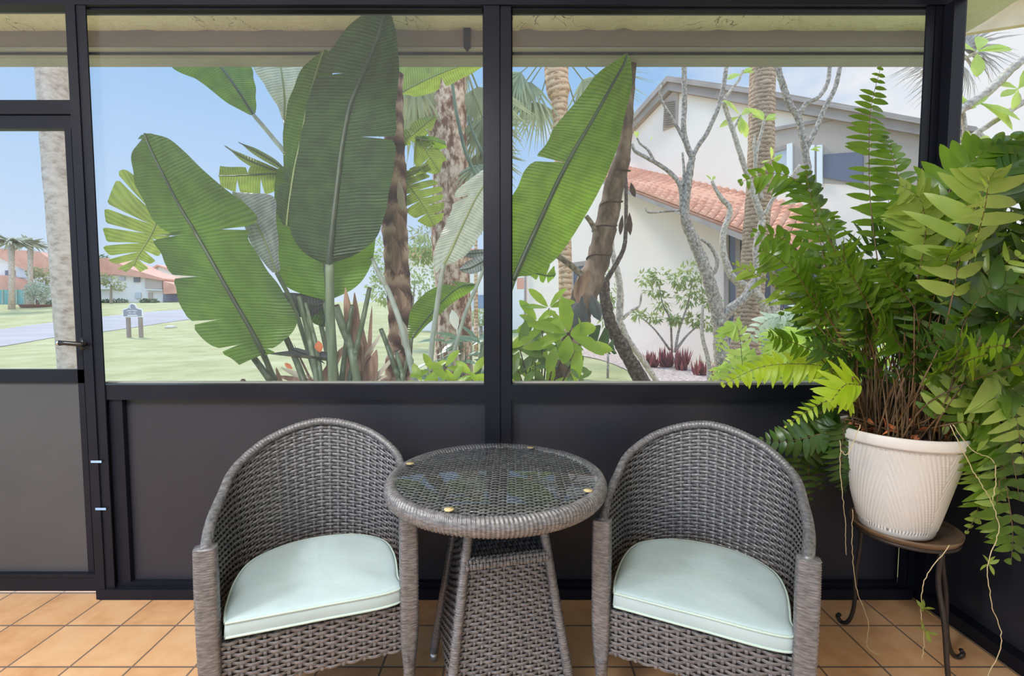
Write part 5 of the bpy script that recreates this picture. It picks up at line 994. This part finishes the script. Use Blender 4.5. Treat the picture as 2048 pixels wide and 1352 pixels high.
# lawn sign and rock
def sign():
    b = GR(265, 675.5); Y = b.y; t = thing('lawn_sign', 'slate name board on two posts with white edge and crescent moon', 'sign', tuple(b))
    c = P(265, 623, Y); k = pxw(1, Y)
    for s in (-12.2, 12.2): MB().box((c.x + s*k - 2.6*k, c.y + .02, b.z - .05), (c.x + s*k + 2.6*k, c.y + .16, c.z + 6*k)).build('post', MAT['signpost'], t, smooth=False)
    def outline(g):
        pts = [(-20 + g, -11.5 + g), (20 - g, -11.5 + g), (20 - g, 5 - g), (14.5 - g*.6, 6 - g)]
        pts += [(8.8 * math.cos(a) * (1 - g * .115), 7.0 + (9.5 - g) * math.sin(a) * .98) for a in [PI * i / 14 for i in range(0, 15)]]
        pts += [(-14.5 + g*.6, 6 - g), (-20 + g, 5 - g)]
        return [Vector((c.x + x*k, c.y, c.z + y*k)) for x, y in pts]
    bo = MB().prism(outline(0), (0, .04, 0)).build('board', MAT['white'], t, smooth=False)
    MB().prism([p - Vector((0, .012, 0)) for p in outline(1.9)], (0, .012, 0)).build('board_face', MAT['signdark'], bo, smooth=False)
    m = MB(); yy = c.y - .016; cr = []
    for i in range(13): a = PI * .5 + PI * i / 12; cr.append(Vector((c.x + (-2.2 + 3.4 * math.cos(a)) * k, yy, c.z + (9 + 3.8 * math.sin(a)) * k)))
    for i in range(13): a = PI * 1.5 - PI * i / 12; cr.append(Vector((c.x + (-2.2 + 1.6 * math.cos(a)) * k, yy, c.z + (9 + 3.8 * math.sin(a)) * k)))
    m.prism(cr, (0, .004, 0)); m.box((c.x - 10*k, yy, c.z - 8.6*k), (c.x + 10*k, yy + .004, c.z - 6.8*k))
    x = -10.5
    for i, w in enumerate((1.6, 1.2, 1.8, 1.4, 1.2, 1.6, 1.4, 1.8, 1.3, 1.2)):
        zz = 2.4 - abs(i - 4.5) * .25; m.box((c.x + x*k, yy, c.z + (zz - .9)*k), (c.x + (x + w*.75)*k, yy + .004, c.z + (zz + .9)*k)); x += 2.1
    m.build('lettering', MAT['white'], bo, smooth=False)
    cu = bpy.data.curves.new('numbers', 'FONT'); cu.body = '42-142'; cu.size = 5.4*k; cu.align_x = 'CENTER'; cu.extrude = .002
    to = bpy.data.objects.new('numbers', cu); COL.objects.link(to); bpy.context.view_layer.update()
    me = bpy.data.meshes.new_from_object(to.evaluated_get(bpy.context.evaluated_depsgraph_get())); bpy.data.objects.remove(to)
    me.transform(Matrix.Translation((c.x, yy, c.z - 4.6*k)) @ Matrix.Rotation(PI/2, 4, 'X')); me.materials.clear(); me.materials.append(MAT['white'])
    no = bpy.data.objects.new('numbers', me); COL.objects.link(no); no.parent = bo
sign()
r = GR(342, 656); m = MB(); k = pxw(1, r.y)
m.lathe([(0, -.5*k), (9*k, -.5*k), (10*k, 1*k), (8*k, 3.4*k), (4*k, 5.2*k), (0, 5.6*k)], tuple(r), 16, fn=lambda rr, z, a, i: (rr * (1 + .22 * noise.noise((math.cos(a) * 2, math.sin(a) * 2, i))), z))
tag(m.build('rock', MAT['rock']), 'pale rock lying on the lawn beside the road', 'rock')

# sunlit bush outside the right-hand screens
rnd.seed(3)
t = thing('garden_bush', 'sunlit yellow-green bush outside the right-hand screen behind the potted fern', 'shrub', (2.5, 2.5, GZ)); m = MB()
for c, r, n in (((2.5, 2.25, .85), (.45, .5, .45), 420), ((2.75, 2.7, 1.15), (.5, .5, .45), 420), ((2.45, 1.75, .75), (.4, .4, .45), 300)): cloud_leaves(m, Vector(c), r, n, .12, .05)
m.build('foliage', MAT['gardenfern'], t); m = MB()
for c in ((2.5, 2.25, .85), (2.75, 2.7, 1.15), (2.45, 1.75, .75)): m.tube([Vector((2.5, 2.4, GZ)), Vector((2.5, 2.3, .2)), Vector(c)], [.03, .022, .01], 6)
m.build('stem', MAT['plumeria'], t)
# ================================================================ ferns
NFR = 0; BULK = MB(); BULKM = ['rachis', 'fern', 'ferndark', 'fernlight', 'fernbacklit']
def frond(pts, n, Lmax, Wmax, parent, mat='fern', nrm=None, name='frond', t0=.18, droop=.25, ang=22, taper=.75, stemr=(.0028, .0008), stem='rachis', jit=.12, tip=.25, K=28, miss=.04):
    global NFR
    """pts: 3D control points base -> tip; n leaflet pairs of length Lmax on a slim stem"""
    q = [Vector(p) for p in catmull([tuple(p) for p in pts], K)]; bulk = parent.name.startswith('potted') and NFR >= 100; m = BULK if bulk else MB(); sm = 0 if bulk else 1; lm = BULKM.index(mat) if bulk else 0; NFR += parent.name.startswith('potted')
    m.tube(q, [stemr[0] + (stemr[1] - stemr[0]) * i / (K - 1) for i in range(K)], 5, sm)
    nv = nrm or Vector((0, -.5, .85)); ca, sa = math.cos(math.radians(ang)), math.sin(math.radians(ang))
    for i in range(n):
        t = t0 + (1 - t0) * (i + .5) / n; f = t * (K - 1); k = min(int(f), K - 2); p = q[k].lerp(q[k + 1], f - k); T = (q[k + 1] - q[k]).normalized()
        N_ = nv - T * nv.dot(T)
        if N_.length < .15: N_ = Vector((0, -1, 0)) - T * T.dot(Vector((0, -1, 0)))
        N_.normalize(); S = T.cross(N_)
        u = (i + .5) / n; L = Lmax * (tip + (1 - tip) * (math.sin(PI * min(1, (u * .9 + .12))) ** taper)); 
        if u > .8: L *= 1 - (u - .8) * 2.2
        for s in (-1, 1):
            if rnd.random() < miss: continue
            d = S * (s * ca) + T * sa + rv(jit)
            leaf(m, p, d, N_ + rv(.25), L * rnd.uniform(.85, 1.1), Wmax * (.55 + .45 * L / Lmax) * rnd.uniform(.85, 1.1), droop * rnd.uniform(.3, 1.6), lm, fold=.22, prof=((0, .45), (.12, .9), (.4, 1), (.7, .72), (.9, .34), (1, .02)))
    return None if bulk else m.build(name, [MAT[mat], MAT[stem]], parent)
pf = thing('potted_fern', 'big sword fern in a white ribbed plastic pot on the iron stand', 'potted plant', (QC[0], QC[1], SZ))
PB, PT = SZ + .006, .822
def pot_fn(r, z, a, i):
    if 5 < i < 36:
        s = 1 if int((a + .35) / (2 * PI / 6)) % 2 == 0 else -1
        r = r + .0021 * math.cos(80 * (a + s * (z - .47) * 1.9))
    return r, z
prof = [(0, PB), (.09, PB), (.101, PB + .004), (.105, PB + .012), (.107, PB + .02), (.109, PB + .03)]
for i in range(30):
    f = i / 29; prof.append((.109 + .066 * f ** .95, PB + .03 + (PT - .042 - PB - .03) * f))
prof += [(.178, PT - .040), (.186, PT - .036), (.188, PT - .03), (.189, PT - .006), (.186, PT), (.180, PT), (.177, PT - .008), (.172, PT - .05)]
MB().lathe(prof, (QC[0], QC[1], 0), 330, fn=pot_fn).build('pot', MAT['pot'], pf)
SO = PT - .035; m = MB()
m.lathe([(.174, SO - .01), (.13, SO + .006), (.09, SO + .012), (.05, SO + .016), (0, SO + .018)], (QC[0], QC[1], 0), 48, fn=lambda r, z, a, i: (r, z + .012 * noise.noise((r * 40 * math.cos(a), r * 40 * math.sin(a), 2)))); m.build('soil', MAT['soil'], pf)
C0 = Vector((QC[0], QC[1], SO))
def root(): a = rnd.uniform(0, 2 * PI); r = .135 * math.sqrt(rnd.random()); return C0 + Vector((r * math.cos(a), r * math.sin(a), .0))
def clampp(p, y=1.92, x=1.56): 
    p = Vector(p)
    if p.y > y: p.y = y - (p.y - y) * .35
    if p.x > x: p.x = x - (p.x - x) * .25
    return p
nf = 0
def wild(n, mats, zl, hd, Lm, Wm, azr, lean=(.15, .6), nl=(15, 22), maxn=100):
    """upright arching fronds from the pot"""
    global nf
    for _ in range(n):
        b = root(); az = math.radians(rnd.uniform(*azr)); L = rnd.uniform(*zl); le = rnd.uniform(*lean); h = rnd.uniform(*hd)
        out = Vector((math.cos(az), math.sin(az), 0)); pts = [b]
        for t in (.3, .6, .85, 1.0):
            pts.append(clampp(b + out * (le * L * t ** 1.6 * 1.2) + Vector((0, 0, L * (t - h * t * t * t * .5))) + rv(.012)))
        fac = Vector((rnd.uniform(-.6, .6), -1, rnd.uniform(.0, .9)))
        frond(pts, rnd.randint(*nl), rnd.uniform(*Lm), rnd.uniform(*Wm), pf, rnd.choice(mats), fac, t0=rnd.uniform(.30, .52), miss=.14, jit=.34); nf += 1
X = lambda *p: P(*p)
def pfrond(px, Y, n, Lpx, Wpx, mat, nrm=None, **kw):
    """px base -> tip with depths"""
    k = len(px); pts = [P(x, y, Y[0] + (Y[1] - Y[0]) * i / (k - 1)) for i, (x, y) in enumerate(px)]
    b = root(); ym = (Y[0] + Y[1]) / 2
    return frond([b] + pts, n, pxw(Lpx, ym), pxw(Wpx, ym), pf, mat, nrm or Vector((0, -1, .25)), **kw)
pfrond([(1792,800),(1766,600),(1742,420),(1738,300),(1742,215),(1762,132)], (1.62, 1.80), 25, 46, 14, 'fern', t0=.36, ang=8, droop=.1)
pfrond([(1800,800),(1800,560),(1808,420),(1790,330),(1770,270)], (1.58, 1.74), 17, 54, 15, 'fern', t0=.4)
pfrond([(1700,790),(1668,740),(1600,728),(1520,735),(1440,772)], (1.66, 1.82), 22, 46, 14, 'fernbacklit', Vector((0, -.8, .6)), t0=.28, droop=.5)
pfrond([(1712,812),(1690,796),(1640,808),(1565,855)], (1.55, 1.66), 18, 30, 9, 'fernbacklit', Vector((0, -.6, .8)), t0=.3, ang=30)
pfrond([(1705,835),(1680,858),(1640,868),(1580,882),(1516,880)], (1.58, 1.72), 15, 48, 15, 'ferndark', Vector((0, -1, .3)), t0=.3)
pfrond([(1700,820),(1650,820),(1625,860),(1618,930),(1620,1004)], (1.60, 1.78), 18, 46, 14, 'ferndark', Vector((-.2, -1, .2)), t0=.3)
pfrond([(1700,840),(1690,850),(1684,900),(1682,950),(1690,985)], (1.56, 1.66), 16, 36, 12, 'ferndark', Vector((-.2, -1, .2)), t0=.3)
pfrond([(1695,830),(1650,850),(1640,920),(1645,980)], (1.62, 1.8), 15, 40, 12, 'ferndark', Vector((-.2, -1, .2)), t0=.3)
pfrond([(1705,760),(1720,770),(1690,770),(1660,805)], (1.5, 1.5), 9, 62, 16, 'fernbacklit', Vector((0, -1, .4)), t0=.5)
pfrond([(1750,800),(1668,640),(1620,540),(1570,480),(1502,462)], (1.66, 1.78), 13, 58, 16, 'fern', t0=.38, droop=.5)
pfrond([(1745,800),(1690,600),(1650,440),(1600,366),(1540,346),(1475,366)], (1.64, 1.8), 14, 46, 14, 'fern', t0=.45, droop=.5)
pfrond([(1730,800),(1672,620),(1640,480),(1622,400),(1610,330)], (1.62, 1.74), 17, 56, 15, 'fern', t0=.36)
pfrond([(1730,800),(1650,700),(1600,600),(1590,520),(1560,640)], (1.62, 1.76), 15, 42, 15, 'fern', t0=.36)
pfrond([(1830,800),(1850,560),(1890,400),(1960,310),(2060,268)], (1.50, 1.36), 16, 90, 24, 'fern', Vector((-.2, -.7, .8)), t0=.4, ang=40)
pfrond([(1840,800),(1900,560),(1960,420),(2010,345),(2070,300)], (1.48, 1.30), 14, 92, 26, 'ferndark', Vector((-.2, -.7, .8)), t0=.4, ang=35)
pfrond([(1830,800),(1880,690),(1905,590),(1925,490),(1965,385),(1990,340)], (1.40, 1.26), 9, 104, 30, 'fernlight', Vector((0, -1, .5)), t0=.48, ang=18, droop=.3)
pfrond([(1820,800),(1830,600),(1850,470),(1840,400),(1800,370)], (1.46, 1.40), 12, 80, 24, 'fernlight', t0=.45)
pfrond([(1870,840),(1935,800),(1985,860),(2010,960),(2025,1060),(2022,1130)], (1.45, 1.36), 20, 84, 20, 'fern', Vector((0, -1, .2)), t0=.22)
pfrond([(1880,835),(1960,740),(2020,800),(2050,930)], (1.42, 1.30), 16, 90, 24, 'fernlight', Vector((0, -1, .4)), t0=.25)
pfrond([(1870,840),(1930,780),(1990,770),(2060,800)], (1.44, 1.32), 14, 80, 22, 'fern', Vector((0, -1, .4)), t0=.25)
pfrond([(1880,850),(1930,870),(1950,950),(1955,1020),(1930,1070)], (1.47, 1.44), 15, 30, 13, 'fernlight', Vector((0, -1, .2)), t0=.2, jit=.4)
pfrond([(1890,850),(1960,850),(2000,920),(1990,1040),(2005,1100)], (1.42, 1.38), 16, 46, 15, 'fernlight', Vector((0, -1, .2)), t0=.25, jit=.3)
pfrond([(1890,850),(1950,800),(1990,830),(2020,900),(2040,1000)], (1.46, 1.36), 15, 74, 20, 'fern', Vector((0, -1, .3)), t0=.25, jit=.25)
pfrond([(1890,850),(1935,840),(1970,880),(1985,960),(1975,1030)], (1.47, 1.40), 14, 62, 18, 'fernlight', Vector((0, -1, .3)), t0=.25, jit=.3)
pfrond([(1870,830),(1900,740),(1960,690),(2030,700),(2070,740)], (1.44, 1.32), 14, 78, 22, 'fern', Vector((0, -1, .4)), t0=.3, jit=.25)
pfrond([(1880,820),(1930,640),(1990,580),(2060,590)], (1.42, 1.30), 12, 84, 24, 'ferndark', Vector((0, -1, .4)), t0=.35, jit=.25)
pfrond([(1690,850),(1655,870),(1600,920),(1590,985)], (1.6, 1.78), 15, 44, 13, 'ferndark', Vector((-.2, -1, .2)), t0=.3)
rnd.seed(21)
wild(30, ['fern', 'fern', 'ferndark', 'fernlight'], (.55, .95), (.1, .6), (.08, .125), (.017, .026), (205, 345), (.15, .5), (10, 15))
wild(24, ['fern', 'fern', 'fernlight'], (.50, .92), (.2, .6), (.065, .095), (.014, .021), (95, 205), (.2, .5), (11, 16))
wild(30, ['fern', 'ferndark', 'ferndark'], (.6, 1.0), (.1, .5), (.08, .12), (.017, .026), (-40, 90), (.2, .55), (11, 16))
wild(24, ['ferndark', 'fern'], (.30, .6), (.3, .8), (.06, .09), (.015, .021), (120, 330), (.3, .7), (9, 13))
wild(10, ['fern', 'fernlight'], (.45, .75), (.6, 1.1), (.08, .11), (.017, .024), (-70, 30), (.5, .8), (11, 15))
tag(BULK.build('frond', [MAT[k] for k in BULKM], pf), kind='stuff')
# bare and dry stems crowding the soil, dead leaves, runners
m = MB()
for i in range(90):
    b = root(); a = math.atan2(b.y - C0.y, b.x - C0.x); L = rnd.uniform(.12, .50); e = b + Vector((math.cos(a) * rnd.uniform(.02, .1), math.sin(a) * rnd.uniform(.02, .09), L)) + rv(.03)
    m.tube(catmull([tuple(b - Vector((0, 0, .02))), tuple(b.lerp(e, .5) + rv(.02)), tuple(e)], 6), rnd.uniform(.0011, .0022), 4)
tag(m.build('dry_stems', MAT['drystem'], pf), kind='stuff')
m = MB()
for i in range(60):
    b = root(); b.z += rnd.uniform(0, .05); leaf(m, b, rv() + Vector((0, 0, .3)), rv() + Vector((0, 0, 1)), rnd.uniform(.03, .07), rnd.uniform(.012, .024), .5, fold=.4)
tag(m.build('dead_leaves', MAT['orange'], pf), kind='stuff')
for pts, Y in (([(1706,1020),(1704,1090),(1714,1180),(1737,1245),(1734,1292),(1760,1312)], 1.58), ([(1898,1090),(1850,1160),(1842,1225),(1848,1280),(1845,1318)], 1.42), ([(1900,850),(1940,930),(1966,975),(1986,1010),(1997,1062),(1976,1130),(1984,1210),(2003,1282),(1974,1356)], 1.36), ([(1905,850),(1945,900),(1985,920),(1992,960),(1985,1000)], 1.38), ([(1680,880),(1682,960),(1690,1040),(1692,1110)], 1.60), ([(1720,850),(1700,900),(1690,910),(1682,900)], 1.5)):
    m = MB(); k = 8 * len(pts); q = catmull([(x, y, Y) for x, y in pts], k); m.tube([P(*p) + rv(.0015) for p in q], .0013, 5); m.build('runner', MAT['runner'], pf)
for (x, y) in ((1978, 1128), (1846, 1218), (1852, 1262)):
    m = MB()
    for j in range(6): leaf(m, P(x, y, 1.40), rv(), rv(), .03, .011, .3)
    m.build('runner_sprout', MAT['fernlight'], pf)
# ferns growing outside beyond the screen
gf = thing('garden_fern', 'bright yellow-green ferns growing outside below the potted fern', 'fern', tuple(Vector((P(1600, 760, 3.0).x, 3.0, GZ))))
rnd.seed(5)
for i in range(46):
    x = rnd.uniform(1500, 1730); b = P(x + rnd.uniform(-10, 40), 800, 3.0 + rnd.uniform(-.35, .3)); b.z = GZ + .3 * rnd.random()
    tx = x + rnd.uniform(-110, 60); ty = rnd.uniform(690, 780); tp = P(tx, ty, 3.0 + rnd.uniform(-.4, .3)); md = b.lerp(tp, .55); md.z = max(md.z, tp.z) + rnd.uniform(.02, .16)
    frond([b, b.lerp(md, .6) + Vector((0, 0, .1)), md, tp], 18, .11, .03, gf, 'gardenfern', Vector((0, -.6, .8)), t0=.3, droop=.4)
for i in range(6):
    b = P(1650 + 10 * i, 800, 3.3); b.z = GZ; tp = P(1480 + 28 * i, 690 - 6 * i, 3.3); md = b.lerp(tp, .6); md.z = tp.z + .18
    frond([b, b.lerp(md, .6) + Vector((0, 0, .1)), md, tp], 18, .12, .035, gf, 'garden_fern_pale', Vector((0, -.6, .8)), t0=.3, droop=.4)
# ================================================================ light, sky, camera
def make_world():
    w = bpy.data.worlds.new('sky'); bpy.context.scene.world = w; w.use_nodes = True
    nt = w.node_tree; nt.nodes.clear(); L = nt.links
    out = nt.nodes.new('ShaderNodeOutputWorld'); bg = nt.nodes.new('ShaderNodeBackground'); L.new(bg.outputs[0], out.inputs[0])
    tc = nt.nodes.new('ShaderNodeTexCoord'); sp = nt.nodes.new('ShaderNodeSeparateXYZ'); L.new(tc.outputs['Generated'], sp.inputs[0])
    # blue deepens with height; a bank of thin cloud to the right and low down
    rb = ramp(nt, [(.0, s2l(214, 230, 246)), (.18, s2l(186, 214, 246)), (.42, s2l(150, 194, 240)), (1.0, s2l(140, 184, 232))]); L.new(sp.outputs[2], rb.inputs[0])
    mp = N(nt, 'ShaderNodeMapping'); mp.inputs['Scale'].default_value = (1, 1, 2.2); mp.inputs['Location'].default_value = (.35, .2, .1); L.new(tc.outputs['Generated'], mp.inputs[0])
    nz = N(nt, 'ShaderNodeTexNoise', Scale=2.6, Detail=7, Roughness=.55); L.new(mp.outputs[0], nz.inputs['Vector'])
    a = N(nt, 'ShaderNodeMath', _operation='MULTIPLY_ADD'); L.new(sp.outputs[0], a.inputs[0]); a.inputs[1].default_value = .52; L.new(nz.outputs[0], a.inputs[2])
    b = N(nt, 'ShaderNodeMath', _operation='MULTIPLY_ADD'); L.new(sp.outputs[2], b.inputs[0]); b.inputs[1].default_value = -.22; L.new(a.outputs[0], b.inputs[2])
    rc = ramp(nt, [(.50, (0, 0, 0)), (.70, (1, 1, 1))]); L.new(b.outputs[0], rc.inputs[0])
    mx = N(nt, 'ShaderNodeMix', _data_type='RGBA'); L.new(rc.outputs[0], mx.inputs[0]); L.new(rb.outputs[0], mx.inputs[6]); mx.inputs[7].default_value = (.86, .88, .92, 1)
    # extra sky brightness added out of view, overhead and behind, to light the scene
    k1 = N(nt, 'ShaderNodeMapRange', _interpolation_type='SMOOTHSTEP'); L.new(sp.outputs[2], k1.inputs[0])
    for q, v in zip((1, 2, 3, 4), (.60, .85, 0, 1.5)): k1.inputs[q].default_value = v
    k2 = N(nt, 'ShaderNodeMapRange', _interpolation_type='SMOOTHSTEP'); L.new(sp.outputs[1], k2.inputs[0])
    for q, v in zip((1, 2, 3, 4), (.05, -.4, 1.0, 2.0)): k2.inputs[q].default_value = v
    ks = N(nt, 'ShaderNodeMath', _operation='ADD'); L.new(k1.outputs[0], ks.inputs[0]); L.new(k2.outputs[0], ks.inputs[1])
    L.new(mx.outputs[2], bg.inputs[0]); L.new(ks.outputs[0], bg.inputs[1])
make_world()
def light(name, kind, loc, rot, energy, color=(1, 1, 1), **kw):
    l = bpy.data.lights.new(name, kind); l.energy = energy; l.color = color
    for k, v in kw.items(): setattr(l, k, v)
    o = bpy.data.objects.new(name, l); COL.objects.link(o); o.location = loc; o.rotation_euler = rot; return o
sun = light('sun', 'SUN', (0, 0, 10), (0, 0, 0), 3.6, (1, .96, .9), angle=math.radians(12))
sun.rotation_euler = Vector((.70, -.58, -1)).to_track_quat('-Z', 'Y').to_euler()
# two unseen fill lamps added under the porch ceiling, without fixtures
for k, (x, y, e) in enumerate(((-2.1, -.1, 165), (-.6, .15, 90))):
    light('porch_fill_light', 'POINT', (x, y, 2.36), (0, 0, 0), e, (.96, .975, 1), shadow_soft_size=.22)
cam = bpy.data.cameras.new('camera'); co = bpy.data.objects.new('camera', cam); COL.objects.link(co)
cam.sensor_width = 36; cam.sensor_fit = 'HORIZONTAL'; cam.lens = 36 * F / 2048; cam.clip_end = 400; cam.clip_start = .02
co.location = (0, 0, H); co.rotation_euler = (PI / 2 - PITCH, 0, 0)
sc = bpy.context.scene; sc.camera = co
sc.view_settings.view_transform = 'Standard'; sc.view_settings.look = 'None'; sc.view_settings.gamma = 1; sc.view_settings.exposure = 0.0
sc.cycles.max_bounces = 8; sc.cycles.diffuse_bounces = 4; sc.cycles.glossy_bounces = 3; sc.cycles.transmission_bounces = 4; sc.cycles.transparent_max_bounces = 12
sc.cycles.caustics_reflective = False; sc.cycles.caustics_refractive = False
sc.cycles.use_adaptive_sampling = True; sc.cycles.adaptive_threshold = .02; sc.cycles.use_denoising = True
sc.cycles.sample_clamp_indirect = 4
